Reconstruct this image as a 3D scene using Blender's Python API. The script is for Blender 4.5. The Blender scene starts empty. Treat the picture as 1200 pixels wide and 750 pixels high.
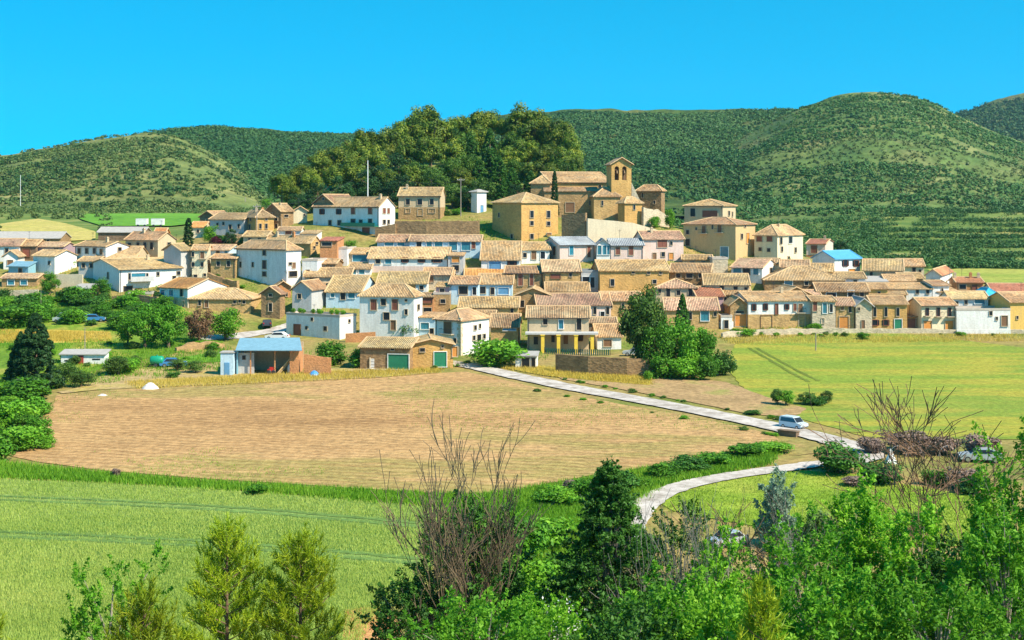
import bpy, math, random
import numpy as np
from mathutils import Matrix, Vector
R = math.radians
random.seed(7)
rng = np.random.default_rng(11)
scene = bpy.context.scene
COL = scene.collection
F, CX, HY = 1667.0, 600.0, 240.0          # focal length, centre and horizon in photograph pixels (1200x750)

# ------------------------------------------------------------------ materials
MATS = {}
def nmat(name):
    m = bpy.data.materials.new(name); m.use_nodes = True
    nt = m.node_tree; bs = nt.nodes['Principled BSDF']
    return m, nt, bs
def L(nt, a, ao, b, bi): nt.links.new(a.outputs[ao], b.inputs[bi])
def rgba(c): return (c[0], c[1], c[2], 1)
def ramp(nt, stops, interp='LINEAR'):
    r = nt.nodes.new('ShaderNodeValToRGB'); cr = r.color_ramp; cr.interpolation = interp
    while len(cr.elements) < len(stops): cr.elements.new(0.5)
    for e, (p, c) in zip(cr.elements, stops): e.position = p; e.color = rgba(c)
    return r
def pos(nt, scale=(1, 1, 1), rz=0):
    g = nt.nodes.new('ShaderNodeNewGeometry'); mp = nt.nodes.new('ShaderNodeMapping')
    mp.inputs['Scale'].default_value = scale; mp.inputs['Rotation'].default_value = (0, 0, rz)
    L(nt, g, 'Position', mp, 'Vector'); return mp
def noise(nt, vec, scale, detail=3, rough=.55):
    n = nt.nodes.new('ShaderNodeTexNoise'); n.inputs['Scale'].default_value = scale
    n.inputs['Detail'].default_value = detail; n.inputs['Roughness'].default_value = rough
    L(nt, vec, 0, n, 'Vector'); return n
def mix(nt, fac, c1, c2, mode='MIX'):
    x = nt.nodes.new('ShaderNodeMix'); x.data_type = 'RGBA'; x.blend_type = mode
    for v, i in ((fac, 0), (c1, 6), (c2, 7)):
        if isinstance(v, tuple): x.inputs[i].default_value = rgba(v)
        elif isinstance(v, (int, float)): x.inputs[i].default_value = v
        else: nt.links.new(v, x.inputs[i])
    return x
def bump(nt, bs, h, dist, strength=1):
    b = nt.nodes.new('ShaderNodeBump'); b.inputs['Distance'].default_value = dist; b.inputs['Strength'].default_value = strength
    nt.links.new(h, b.inputs['Height']); nt.links.new(b.outputs[0], bs.inputs['Normal'])
def sc(c, k): return tuple(min(1, v * k) for v in c)

def plain(name, c, rough=.6, metal=0, var=.12, scale=1.5):
    if name in MATS: return MATS[name]
    m, nt, bs = nmat(name); p = pos(nt); n = noise(nt, p, scale, 4)
    r = ramp(nt, [(.3, sc(c, 1 - var)), (.7, sc(c, 1 + var))]); L(nt, n, 0, r, 0); L(nt, r, 0, bs, 'Base Color')
    bs.inputs['Roughness'].default_value = rough; bs.inputs['Metallic'].default_value = metal
    MATS[name] = m; return m
def plaster(name, c, dirt=(.35, .26, .17), amt=.55):
    if name in MATS: return MATS[name]
    m, nt, bs = nmat(name)
    p = pos(nt, (1.6, 1.6, .22)); n = noise(nt, p, .9, 6, .7); r = ramp(nt, [(.42, (0, 0, 0)), (.7, (amt, amt, amt))]); L(nt, n, 0, r, 0)
    p2 = pos(nt); n2 = noise(nt, p2, 3.5, 3); r2 = ramp(nt, [(.3, sc(c, .86)), (.7, sc(c, 1.08))]); L(nt, n2, 0, r2, 0)
    x = mix(nt, r.outputs[0], r2.outputs[0], sc(tuple(c[i] * .5 + dirt[i] * .5 for i in range(3)), .9)); nt.links.new(x.outputs[2], bs.inputs['Base Color'])
    bump(nt, bs, n2.outputs[0], .03, .5); bs.inputs['Roughness'].default_value = .9
    MATS[name] = m; return m
def stone(name, c, cell=2.2, var=.4):
    if name in MATS: return MATS[name]
    m, nt, bs = nmat(name)
    p = pos(nt, (1, 1, 1.7)); v = nt.nodes.new('ShaderNodeTexVoronoi'); v.inputs['Scale'].default_value = cell; L(nt, p, 0, v, 'Vector')
    sp = nt.nodes.new('ShaderNodeSeparateColor'); L(nt, v, 'Color', sp, 0)
    r = ramp(nt, [(.05, sc(c, 1 - var)), (.5, c), (.95, sc(c, 1 + var))]); L(nt, sp, 0, r, 0)
    n = noise(nt, pos(nt, (1, 1, .5)), .5, 5, .6); r2 = ramp(nt, [(.35, sc(c, .68)), (.65, sc(c, 1.2))]); L(nt, n, 0, r2, 0)
    x = mix(nt, .5, r.outputs[0], r2.outputs[0]); nt.links.new(x.outputs[2], bs.inputs['Base Color'])
    bump(nt, bs, v.outputs['Distance'], .08, .6); bs.inputs['Roughness'].default_value = .95
    MATS[name] = m; return m
def tiles(name, c, pw=.32, pl=.5, var=.45, lichen=(.55, .42, .26)):
    if name in MATS: return MATS[name]
    m, nt, bs = nmat(name)
    uv = nt.nodes.new('ShaderNodeTexCoord'); sx = nt.nodes.new('ShaderNodeSeparateXYZ'); L(nt, uv, 'UV', sx, 0)
    def mth(op, a, b=None):
        n = nt.nodes.new('ShaderNodeMath'); n.operation = op
        for i, v in enumerate((a, b)):
            if v is None: continue
            if isinstance(v, (int, float)): n.inputs[i].default_value = v
            else: nt.links.new(v, n.inputs[i])
        return n.outputs[0]
    u = mth('DIVIDE', sx.outputs[0], pw); w = mth('DIVIDE', sx.outputs[1], pl)
    fu = mth('FLOOR', u); fw = mth('FLOOR', w); cb = nt.nodes.new('ShaderNodeCombineXYZ')
    nt.links.new(fu, cb.inputs[0]); nt.links.new(fw, cb.inputs[1])
    wn = nt.nodes.new('ShaderNodeTexWhiteNoise'); wn.noise_dimensions = '2D'; L(nt, cb, 0, wn, 'Vector')
    r = ramp(nt, [(0, sc(c, 1 - var)), (.5, c), (1, sc(c, 1 + var))]); L(nt, wn, 'Value', r, 0)
    p = pos(nt); n = noise(nt, p, .45, 5, .65); r2 = ramp(nt, [(.4, (0, 0, 0)), (.72, (.75, .75, .75))]); L(nt, n, 0, r2, 0)
    x = mix(nt, r2.outputs[0], r.outputs[0], lichen)
    n3 = noise(nt, p, .16, 2); r3 = ramp(nt, [(.35, (.72, .68, .66)), (.65, (1.12, 1.1, 1.05))]); L(nt, n3, 0, r3, 0)
    x2 = mix(nt, 1.0, x.outputs[2], r3.outputs[0], 'MULTIPLY'); nt.links.new(x2.outputs[2], bs.inputs['Base Color'])
    oi = nt.nodes.new('ShaderNodeObjectInfo'); hs = nt.nodes.new('ShaderNodeHueSaturation'); q1 = nt.nodes.new('ShaderNodeMapRange'); q1.inputs[3].default_value = .74; q1.inputs[4].default_value = 1.15; L(nt, oi, 'Random', q1, 0)
    q2 = nt.nodes.new('ShaderNodeMapRange'); q2.inputs[3].default_value = .49; q2.inputs[4].default_value = .514; wq = nt.nodes.new('ShaderNodeTexWhiteNoise'); wq.noise_dimensions = '1D'; L(nt, oi, 'Random', wq, 'W'); L(nt, wq, 'Value', q2, 0)
    nt.links.new(x2.outputs[2], hs.inputs['Color']); L(nt, q1, 0, hs, 'Value'); L(nt, q2, 0, hs, 'Hue'); L(nt, hs, 0, bs, 'Base Color')
    s = mth('SINE', mth('MULTIPLY', u, 6.2832)); bump(nt, bs, s, .07, .9)
    bs.inputs['Roughness'].default_value = .9
    MATS[name] = m; return m
def leafmat(name, cols, trans=.3):
    if name in MATS: return MATS[name]
    m, nt, bs = nmat(name)
    at = nt.nodes.new('ShaderNodeAttribute'); at.attribute_name = 'tint'
    r = ramp(nt, [(i / (len(cols) - 1), c) for i, c in enumerate(cols)]); L(nt, at, 'Fac', r, 0)
    oi = nt.nodes.new('ShaderNodeObjectInfo'); hs = nt.nodes.new('ShaderNodeHueSaturation')
    mr = nt.nodes.new('ShaderNodeMapRange'); mr.inputs[3].default_value = .78; mr.inputs[4].default_value = 1.25; L(nt, oi, 'Random', mr, 0)
    L(nt, mr, 0, hs, 'Value'); L(nt, r, 0, hs, 'Color')
    L(nt, hs, 0, bs, 'Base Color'); bs.inputs['Roughness'].default_value = .55; bs.inputs['Specular IOR Level'].default_value = .25
    tr = nt.nodes.new('ShaderNodeBsdfTranslucent'); L(nt, hs, 0, tr, 0)
    mx = nt.nodes.new('ShaderNodeMixShader'); mx.inputs[0].default_value = trans
    L(nt, bs, 0, mx, 1); L(nt, tr, 0, mx, 2); L(nt, mx, 0, nt.nodes['Material Output'], 0)
    MATS[name] = m; return m
def field(name, stops, big=.03, fine=1.2, wave=None, bmp=.15, rz=0, fcols=None, stretch=(1, 1, 1)):
    """soil / grass sheet: large patches, fine speckle, optional rows"""
    m, nt, bs = nmat(name)
    p = pos(nt, stretch, rz); n = noise(nt, p, big, 6, .6); r = ramp(nt, stops); L(nt, n, 0, r, 0)
    p1 = pos(nt); f = noise(nt, p1, fine, 4, .75); rf = ramp(nt, fcols or [(.3, (.55, .55, .55)), (.7, (1.35, 1.35, 1.35))]); L(nt, f, 0, rf, 0)
    x = mix(nt, 1.0, r.outputs[0], rf.outputs[0], 'MULTIPLY'); out = x.outputs[2]; h = f.outputs[0]
    if wave:
        ws, wd, wc, wa = wave
        w = nt.nodes.new('ShaderNodeTexWave'); w.inputs['Scale'].default_value = ws; w.inputs['Distortion'].default_value = wd
        w.inputs['Detail'].default_value = 3; w.inputs['Detail Scale'].default_value = .6; w.bands_direction = 'Y'; L(nt, pos(nt, (1, 1, 1), rz), 0, w, 'Vector')
        rw = ramp(nt, [(.0, wc), (wa, (1, 1, 1))]); L(nt, w, 'Fac', rw, 0)
        x2 = mix(nt, 1.0, out, rw.outputs[0], 'MULTIPLY'); out = x2.outputs[2]
    nt.links.new(out, bs.inputs['Base Color']); bump(nt, bs, h, bmp, .8); bs.inputs['Roughness'].default_value = .95
    bs.inputs['Specular IOR Level'].default_value = .15
    MATS[name] = m; return m

# ------------------------------------------------------------------ objects
def tag(o, label=None, cat=None, group=None, kind=None):
    if label: o['label'] = label
    if cat: o['category'] = cat
    if group: o['group'] = group
    if kind: o['kind'] = kind
    return o
def link(o, parent=None):
    COL.objects.link(o)
    if parent: o.parent = parent
    return o
def empty(name, loc, label, cat, group=None, rz=0):
    o = bpy.data.objects.new(name, None); o.location = loc; o.rotation_euler = (0, 0, rz); o.empty_display_size = .5
    link(o); return tag(o, label, cat, group)
class MB:
    """collects polygons and links them as ONE mesh object"""
    def __init__(s): s.v = []; s.f = []; s.uv = None; s.sm = False
    def add(s, vs, fs):
        n = len(s.v); s.v += [tuple(v) for v in vs]; s.f += [tuple(i + n for i in f) for f in fs]; return s
    def box(s, x0, x1, y0, y1, z0, z1, M=None):
        vs = [(x, y, z) for z in (z0, z1) for y in (y0, y1) for x in (x0, x1)]
        if M: vs = [M @ Vector(v) for v in vs]
        return s.add(vs, [(0, 2, 3, 1), (4, 5, 7, 6), (0, 1, 5, 4), (2, 6, 7, 3), (0, 4, 6, 2), (1, 3, 7, 5)])
    def prism(s, pts, z0, z1):
        n = len(pts)
        return s.add([(x, y, z0) for x, y in pts] + [(x, y, z1) for x, y in pts],
                     [tuple(range(n))[::-1], tuple(range(n, 2 * n))] + [(i, (i + 1) % n, n + (i + 1) % n, n + i) for i in range(n)])
    def ext(s, pts, y0, y1):
        """outline in xz swept along y"""
        n = len(pts)
        return s.add([(x, y0, z) for x, z in pts] + [(x, y1, z) for x, z in pts],
                     [tuple(range(n)), tuple(range(n, 2 * n))[::-1]] + [(i, n + i, n + (i + 1) % n, (i + 1) % n) for i in range(n)])
    def tube(s, path, rad, k=6, cap=True):
        P = [Vector(p) for p in path]; rr = rad if hasattr(rad, '__len__') else [rad] * len(P); n0 = len(s.v)
        for i, p in enumerate(P):
            d = (P[min(i + 1, len(P) - 1)] - P[max(i - 1, 0)]).normalized()
            a = d.orthogonal().normalized() if i == 0 else (a - d * a.dot(d)).normalized()
            b = d.cross(a)
            for j in range(k):
                t = 2 * math.pi * j / k; s.v.append(tuple(p + (a * math.cos(t) + b * math.sin(t)) * rr[i]))
        for i in range(len(P) - 1):
            for j in range(k):
                q = n0 + i * k
                s.f.append((q + j, q + (j + 1) % k, q + k + (j + 1) % k, q + k + j))
        if cap: s.f.append(tuple(n0 + j for j in range(k))[::-1]); s.f.append(tuple(n0 + (len(P) - 1) * k + j for j in range(k)))
        return s
    def lathe(s, prof, c=(0, 0, 0), k=12):
        n0 = len(s.v)
        for r, z in prof:
            for j in range(k):
                t = 2 * math.pi * j / k; s.v.append((c[0] + r * math.cos(t), c[1] + r * math.sin(t), c[2] + z))
        for i in range(len(prof) - 1):
            for j in range(k):
                q = n0 + i * k; s.f.append((q + j, q + (j + 1) % k, q + k + (j + 1) % k, q + k + j))
        s.f.append(tuple(n0 + j for j in range(k))[::-1]); s.f.append(tuple(n0 + (len(prof) - 1) * k + j for j in range(k))); return s
    def mesh(s, name, mat, smooth=False):
        me = bpy.data.meshes.new(name); me.from_pydata(s.v, [], s.f); me.update()
        if smooth: me.polygons.foreach_set('use_smooth', [True] * len(me.polygons))
        if mat: me.materials.append(mat)
        return me
    def build(s, name, mat, parent=None, loc=(0, 0, 0), rz=0, smooth=False):
        o = bpy.data.objects.new(name, s.mesh(name, mat, smooth)); o.location = loc; o.rotation_euler = (0, 0, rz)
        return link(o, parent)
def npmesh(name, verts, faces, mat, tint=None, smooth=False):
    """fast mesh from arrays; faces (n,3) or (n,4)"""
    me = bpy.data.meshes.new(name); verts = np.asarray(verts, np.float32); faces = np.asarray(faces, np.int32); k = faces.shape[1]
    me.vertices.add(len(verts)); me.vertices.foreach_set('co', verts.ravel())
    me.loops.add(faces.size); me.loops.foreach_set('vertex_index', faces.ravel())
    me.polygons.add(len(faces)); me.polygons.foreach_set('loop_start', np.arange(0, faces.size, k, dtype=np.int32))
    try: me.polygons.foreach_set('loop_total', np.full(len(faces), k, np.int32))
    except Exception: pass
    if smooth: me.polygons.foreach_set('use_smooth', np.ones(len(faces), bool))
    me.update(calc_edges=True); me.validate()
    if tint is not None:
        at = me.attributes.new('tint', 'FLOAT', 'POINT'); at.data.foreach_set('value', np.asarray(tint, np.float32))
    if mat: me.materials.append(mat)
    return me
def dup(root, loc=None, rz=None, scale=None, label=None, group=None):
    r = root.copy(); COL.objects.link(r)
    if loc is not None: r.location = loc
    if rz is not None: r.rotation_euler = (0, 0, rz)
    if scale is not None: r.scale = scale
    if label: r['label'] = label
    if group: r['group'] = group
    for ch in list(root.children):
        c = ch.copy(); COL.objects.link(c); c.parent = r
        for g in ch.children:
            d = g.copy(); COL.objects.link(d); d.parent = c
    return r

# ------------------------------------------------------------------ terrain
COLS = {
 -2600: [(225, 436), (260, 398), (285, 362), (300, 343), (330, 303), (380, 282), (450, 268), (600, 250), (720, 246)],
 0:   [(225, 436), (255, 400), (285, 362), (300, 343), (330, 303), (380, 281), (450, 268), (600, 250), (720, 246)],
 110: [(225, 436), (255, 402), (285, 362), (300, 343), (330, 300), (370, 281), (450, 266), (600, 250), (720, 246)],
 200: [(225, 436), (252, 404), (285, 364), (300, 343), (330, 298), (350, 284), (450, 266), (600, 250), (720, 246)],
 300: [(225, 436), (255, 410), (278, 388), (300, 345), (335, 278), (350, 268), (390, 259), (450, 256), (600, 251), (720, 246)],
 350: [(225, 436), (255, 410), (278, 388), (300, 345), (343, 266), (365, 252), (390, 238), (430, 222), (470, 220), (560, 235), (720, 246)],
 400: [(225, 436), (255, 410), (278, 388), (343, 265), (365, 246), (390, 230), (430, 206), (470, 202), (520, 215), (720, 246)],
 500: [(225, 436), (255, 410), (278, 388), (343, 261), (356, 255), (380, 232), (430, 190), (470, 184), (520, 200), (600, 235), (720, 246)],
 600: [(225, 436), (255, 410), (278, 388), (343, 262), (356, 252), (380, 230), (430, 186), (470, 182), (520, 198), (600, 235), (720, 246)],
 680: [(225, 436), (255, 412), (278, 388), (343, 262), (360, 246), (390, 228), (430, 206), (470, 206), (520, 220), (720, 246)],
 770: [(225, 436), (255, 410), (278, 388), (343, 263), (360, 261), (400, 261), (600, 261), (720, 260)],
 830: [(225, 436), (255, 408), (278, 388), (322, 306), (343, 275), (360, 272), (420, 274), (600, 272), (720, 264)],
 940: [(225, 436), (255, 408), (278, 388), (315, 312), (332, 304), (360, 301), (420, 298), (560, 285), (720, 262)],
 1030: [(225, 436), (255, 408), (278, 388), (312, 324), (340, 321), (380, 318), (422, 313), (560, 285), (700, 250), (800, 256)],
 1120: [(225, 436), (255, 408), (278, 388), (300, 348), (330, 335), (352, 330), (422, 315), (560, 284), (700, 249), (800, 256)],
 3800: [(225, 436), (255, 408), (278, 388), (300, 348), (330, 335), (352, 330), (422, 315), (560, 284), (700, 249), (800, 256)]}
NEAR = [(1, -2.2), (20, -9.6), (45, -17), (75, -25.6), (92, -27.9), (110, -27.6), (130, -27.1), (170, -27.0), (200, -26.8)]
GD = np.concatenate([np.arange(1, 60, 2.), np.arange(60, 400, 1.), np.arange(400, 900, 5.), np.arange(900, 4001, 100.)])
GP = np.arange(-2600, 3801, 10.)
def _bake():
    ks = sorted(COLS); M = []
    for k in ks:
        ds = [d for d, _ in NEAR] + [d for d, _ in COLS[k]]
        zs = [z for _, z in NEAR] + [-(y - HY) * d / F for d, y in COLS[k]]
        ds.append(4000); zs.append(zs[-1] - 20); M.append(np.interp(GD, ds, zs))
    M = np.array(M); Z = np.empty((len(GP), len(GD)))
    for j in range(len(GD)): Z[:, j] = np.interp(GP, ks, M[:, j])
    kx = np.exp(-np.linspace(-2, 2, 9) ** 2); kx /= kx.sum()
    Zp = np.pad(Z, ((4, 4), (0, 0)), 'edge'); Z = sum(kx[i] * Zp[i:i + Z.shape[0]] for i in range(9))
    a, b = np.searchsorted(GD, 60), np.searchsorted(GD, 400)
    Zs = np.pad(Z, ((0, 0), (4, 4)), 'edge'); S = sum(kx[i] * Zs[:, i:i + Z.shape[1]] for i in range(9)); Z[:, a + 4:b - 4] = S[:, a + 4:b - 4]
    return Z
GZ = _bake()
def Tp(px, D):
    """terrain height by (photo column, depth)"""
    px = np.clip(np.asarray(px, float), GP[0], GP[-1] - .01); D = np.clip(np.asarray(D, float), GD[0], GD[-1] - .01)
    fi = (px - GP[0]) / 10; i = fi.astype(int); fx = fi - i
    j = np.clip(np.searchsorted(GD, D, 'right') - 1, 0, len(GD) - 2); fy = (D - GD[j]) / (GD[j + 1] - GD[j])
    return (GZ[i, j] * (1 - fx) * (1 - fy) + GZ[i + 1, j] * fx * (1 - fy) + GZ[i, j + 1] * (1 - fx) * fy + GZ[i + 1, j + 1] * fx * fy)
def T(x, y): return Tp(CX + F * np.asarray(x) / np.maximum(y, 1.), y)
DS = np.arange(66, 700, 3.)
def cast(px, py, dmin=66):
    """where the sight line through a photo pixel meets the ground: (x, y, z) arrays"""
    px = np.atleast_1d(np.asarray(px, float)); py = np.atleast_1d(np.asarray(py, float)); out = np.empty((len(px), 3))
    ds = DS[DS >= dmin]
    for a in range(0, len(px), 3000):
        p, q = px[a:a + 3000], py[a:a + 3000]
        g = -(q - HY)[:, None] * ds[None] / F - Tp(np.repeat(p[:, None], len(ds), 1), np.repeat(ds[None], len(p), 0))
        below = g <= 0; k = np.where(below.any(1), below.argmax(1), len(ds) - 1); k = np.maximum(k, 1); r = np.arange(len(p))
        lo, hi = ds[k - 1].copy(), ds[k].copy()
        for _ in range(12):
            md = (lo + hi) / 2; up = -(q - HY) * md / F > Tp(p, md); lo = np.where(up, md, lo); hi = np.where(up, hi, md)
        D = (lo + hi) / 2; out[a:a + 3000] = np.stack([(p - CX) * D / F, D, Tp(p, D)], 1)
    return out
def at(px, py, dmin=66): return Vector(cast(px, py, dmin)[0])
def P(px, py, D): return Vector(((px - CX) * D / F, D, -(py - HY) * D / F))

# value noise for heights
_NT = rng.random((256, 256))
def vnoise(x, y):
    xi = np.floor(x).astype(int); yi = np.floor(y).astype(int); fx = x - xi; fy = y - yi; fx = fx * fx * (3 - 2 * fx); fy = fy * fy * (3 - 2 * fy)
    g = lambda a, b: _NT[a & 255, b & 255]
    return (g(xi, yi) * (1 - fx) + g(xi + 1, yi) * fx) * (1 - fy) + (g(xi, yi + 1) * (1 - fx) + g(xi + 1, yi + 1) * fx) * fy
def fbm(x, y, o=4):
    s = 0; a = .5
    for i in range(o): s = s + a * vnoise(x * 2 ** i + 17 * i, y * 2 ** i + 31 * i); a *= .5
    return s

# ------------------------------------------------------------------ the ground and its sheets
def grid_faces(n, m):
    i, j = np.meshgrid(np.arange(n - 1), np.arange(m - 1), indexing='ij'); q = (i * m + j).ravel()
    return np.stack([q, q + m, q + m + 1, q + 1], 1)
def ground():
    pxs = np.concatenate([np.arange(-2600, -200, 60.), np.arange(-200, 1400, 8.), np.arange(1400, 3800, 60.)])
    ds = np.concatenate([np.arange(1, 60, 3.), np.arange(60, 400, 1.5), np.arange(400, 900, 8.), np.arange(900, 3001, 150.)])
    A, D = np.meshgrid(pxs, ds, indexing='ij')
    x = (A - CX) * D / F; z = Tp(A, D); amp = np.clip((D - 285) / 60, 0, 1)
    z = z + (fbm(x * .12, D * .12) - .5) * .8 * amp
    m = field('ground_earth', [(.3, (.12, .17, .025)), (.45, (.25, .23, .06)), (.6, (.36, .25, .09)), (.75, (.19, .21, .04))], big=.07, fine=1.0)
    nt = m.node_tree; bs = nt.nodes['Principled BSDF']; old = bs.inputs['Base Color'].links[0].from_socket
    g = nt.nodes.new('ShaderNodeNewGeometry'); sx = nt.nodes.new('ShaderNodeSeparateXYZ'); L(nt, g, 'Position', sx, 0); mr = nt.nodes.new('ShaderNodeMapRange'); mr.inputs[1].default_value = 350; mr.inputs[2].default_value = 385; nt.links.new(sx.outputs[1], mr.inputs[0])
    n2 = noise(nt, pos(nt), .05, 5); r2 = ramp(nt, [(.35, (.09, .16, .03)), (.55, (.17, .22, .05)), (.72, (.34, .3, .1))]); L(nt, n2, 0, r2, 0)
    xm = mix(nt, mr.outputs[0], old, r2.outputs[0]); nt.links.new(xm.outputs[2], bs.inputs['Base Color'])
    me = npmesh('ground', np.stack([x, D, z], -1).reshape(-1, 3), grid_faces(len(pxs), len(ds)), m, smooth=True)
    tag(link(bpy.data.objects.new('ground', me)), 'tan and green earth of the valley floor and the village slope', 'ground', kind='structure')
ground()
def scan(poly, y):
    xs = []
    for (x0, y0), (x1, y1) in zip(poly, poly[1:] + poly[:1]):
        if (y0 <= y < y1) or (y1 <= y < y0): xs.append(x0 + (y - y0) * (x1 - x0) / (y1 - y0))
    return (min(xs), max(xs)) if xs else None
def sheet(name, poly, dz, mat, label, rows=90, cols=120, wob=0):
    ys = [p[1] for p in poly]; pts = []; n = 0
    for i in range(rows + 1):
        y = min(ys) + .02 + (max(ys) - min(ys) - .04) * i / rows; s = scan(poly, y)
        if not s: continue
        n += 1; a, b = s
        if wob: a += wob * (vnoise(np.array(y * .35), np.array(3.)) - .5); b += wob * (vnoise(np.array(y * .35), np.array(9.)) - .5)
        for j in range(cols + 1): pts.append((a + (b - a) * j / cols, y))
    pts = np.array(pts); w = cast(pts[:, 0], pts[:, 1]); w[:, 2] += dz
    f = grid_faces(n, cols + 1)[:, ::-1]
    me = npmesh(name, w, f, mat, smooth=True); o = link(bpy.data.objects.new(name, me)); return tag(o, label, name.replace('_', ' '), kind='structure')
BROWN = [(68, 463), (130, 456), (300, 449), (430, 443), (500, 438), (545, 436), (580, 443), (640, 457), (720, 473), (800, 487), (870, 501), (905, 510), (912, 516), (870, 526), (800, 541),
         (740, 551), (690, 558), (640, 567), (600, 577), (560, 580), (480, 577), (380, 570), (250, 562), (120, 552), (40, 541), (6, 533), (28, 510), (58, 482)]
WHEAT = [(-300, 548), (0, 562), (120, 567), (250, 574), (380, 584), (480, 592), (540, 600), (520, 650), (470, 700), (430, 735), (410, 775), (-300, 775)]
MEADOW = [(862, 404), (960, 391), (1060, 391), (1200, 408), (1500, 440), (1500, 520), (1200, 515), (1040, 515), (1012, 512), (950, 494), (905, 484), (885, 470), (868, 452), (850, 428)]
FALLOW = [(640, 438), (700, 440), (780, 440), (850, 448), (905, 468), (945, 480), (930, 490), (880, 486), (800, 470), (720, 455), (660, 445)]
STRAW = [(575, 428), (640, 431), (700, 437), (762, 441), (762, 452), (700, 447), (640, 441), (590, 432)]
sheet('brown_field', BROWN, .06, field('soil', [(.3, (.35, .2, .085)), (.42, (.45, .265, .115)), (.54, (.51, .315, .14)), (.61, (.35, .27, .09)), (.68, (.48, .29, .125)), (.8, (.33, .25, .085))], big=.045, fine=1.1, wave=(.19, 6.5, (.86, .81, .76), .55), bmp=.3, rz=R(14), stretch=(.35, 1, 1)), 'ploughed tan brown field with faint furrows', wob=5)
sheet('wheat_field', WHEAT, .06, field('wheat_ground', [(.3, (.13, .23, .045)), (.5, (.2, .3, .07)), (.7, (.27, .34, .085))], big=.05, fine=2.2, bmp=.3, rz=R(7), stretch=(.25, 1, 1)), 'pale green wheat field at lower left')
sheet('meadow', MEADOW, .06, field('meadow_grass', [(.32, (.12, .21, .025)), (.42, (.22, .29, .035)), (.5, (.36, .32, .045)), (.56, (.19, .27, .035)), (.64, (.34, .31, .05)), (.72, (.16, .24, .03))], big=.05, fine=1.6, bmp=.12, rz=R(-14), stretch=(.25, 1, 1)), 'yellow green grain field below the right side of the village', wob=4)
sheet('fallow_field', FALLOW, .09, field('fallow_soil', [(.3, (.3, .2, .09)), (.55, (.42, .27, .13)), (.7, (.3, .28, .08))], big=.12, fine=1.2), 'tan fallow strip above the road', rows=40, wob=5)
sheet('small_meadow', [(800, 570), (860, 560), (940, 552), (1000, 556), (1060, 568), (1180, 588), (1195, 640), (1000, 642), (900, 620), (790, 600), (770, 588)], .07, field('small_meadow_grass', [(.3, (.16, .28, .02)), (.5, (.26, .36, .035)), (.7, (.4, .42, .07))], big=.12, fine=1.5), 'bright green small meadow in the bend of the lane', rows=40)
sheet('dry_grass', STRAW, .12, field('straw_grass', [(.3, (.35, .3, .04)), (.6, (.5, .38, .06))], big=.15, fine=1.5), 'yellow dry grass strip between road and stone wall', rows=30, wob=3)
sheet('garden_soil', [(72, 462), (140, 432), (260, 425), (300, 440), (420, 432), (480, 436), (440, 442), (300, 448), (130, 455)], .08, field('garden_earth', [(.3, (.35, .24, .1)), (.5, (.45, .32, .15)), (.7, (.42, .34, .08))], big=.2, fine=1.2), 'dry tan garden soil above the ploughed field', rows=40, wob=4)
sheet('garden_grass', [(-200, 345), (60, 347), (200, 352), (262, 393), (262, 403), (130, 428), (80, 445), (60, 458), (0, 462), (-200, 470)], .07, field('lush_grass', [(.3, (.08, .17, .015)), (.5, (.16, .26, .025)), (.62, (.34, .31, .06)), (.75, (.14, .24, .02))], big=.09, fine=1.3), 'rough green grass of the left gardens', rows=40)
sheet('grain_strip', [(-100, 388), (0, 386), (60, 387), (128, 389), (132, 400), (60, 403), (0, 402), (-100, 404)], .1, field('ripe_grain', [(.3, (.5, .33, .05)), (.6, (.6, .43, .09))], big=.2, fine=1.5), 'strip of ripe yellow grain among the gardens', rows=20)
sheet('green_strip', [(200, 421), (256, 413), (262, 418), (262, 424), (205, 427)], .1, field('vegetables', [(.3, (.09, .22, .02)), (.6, (.14, .3, .03))], big=.3, fine=2), 'bright green vegetable plot beside the shed', rows=14)
sheet('far_field', [(6, 262), (45, 257), (75, 262), (112, 272), (112, 282), (60, 284), (10, 283), (-30, 270)], .25, field('far_grain', [(.3, (.42, .38, .09)), (.6, (.52, .42, .13))], big=.05, fine=.5), 'pale yellow field behind the left houses', rows=24)
sheet('far_meadow', [(84, 251.5), (200, 250.8), (330, 252.2), (330, 256), (260, 259), (200, 266), (120, 266), (95, 258)], .35, field('far_grass', [(.3, (.09, .24, .02)), (.6, (.14, .32, .03))], big=.02, fine=.3), 'bright green field at the foot of the left hill', rows=24)
sheet('side_field', [(1086, 316.5), (1150, 315.8), (1260, 318), (1400, 322), (1400, 336), (1200, 334), (1120, 331)], .3, field('side_grass', [(.3, (.26, .32, .05)), (.6, (.4, .38, .08))], big=.03, fine=.5), 'pale green field behind the right end of the village', rows=20)
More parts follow.
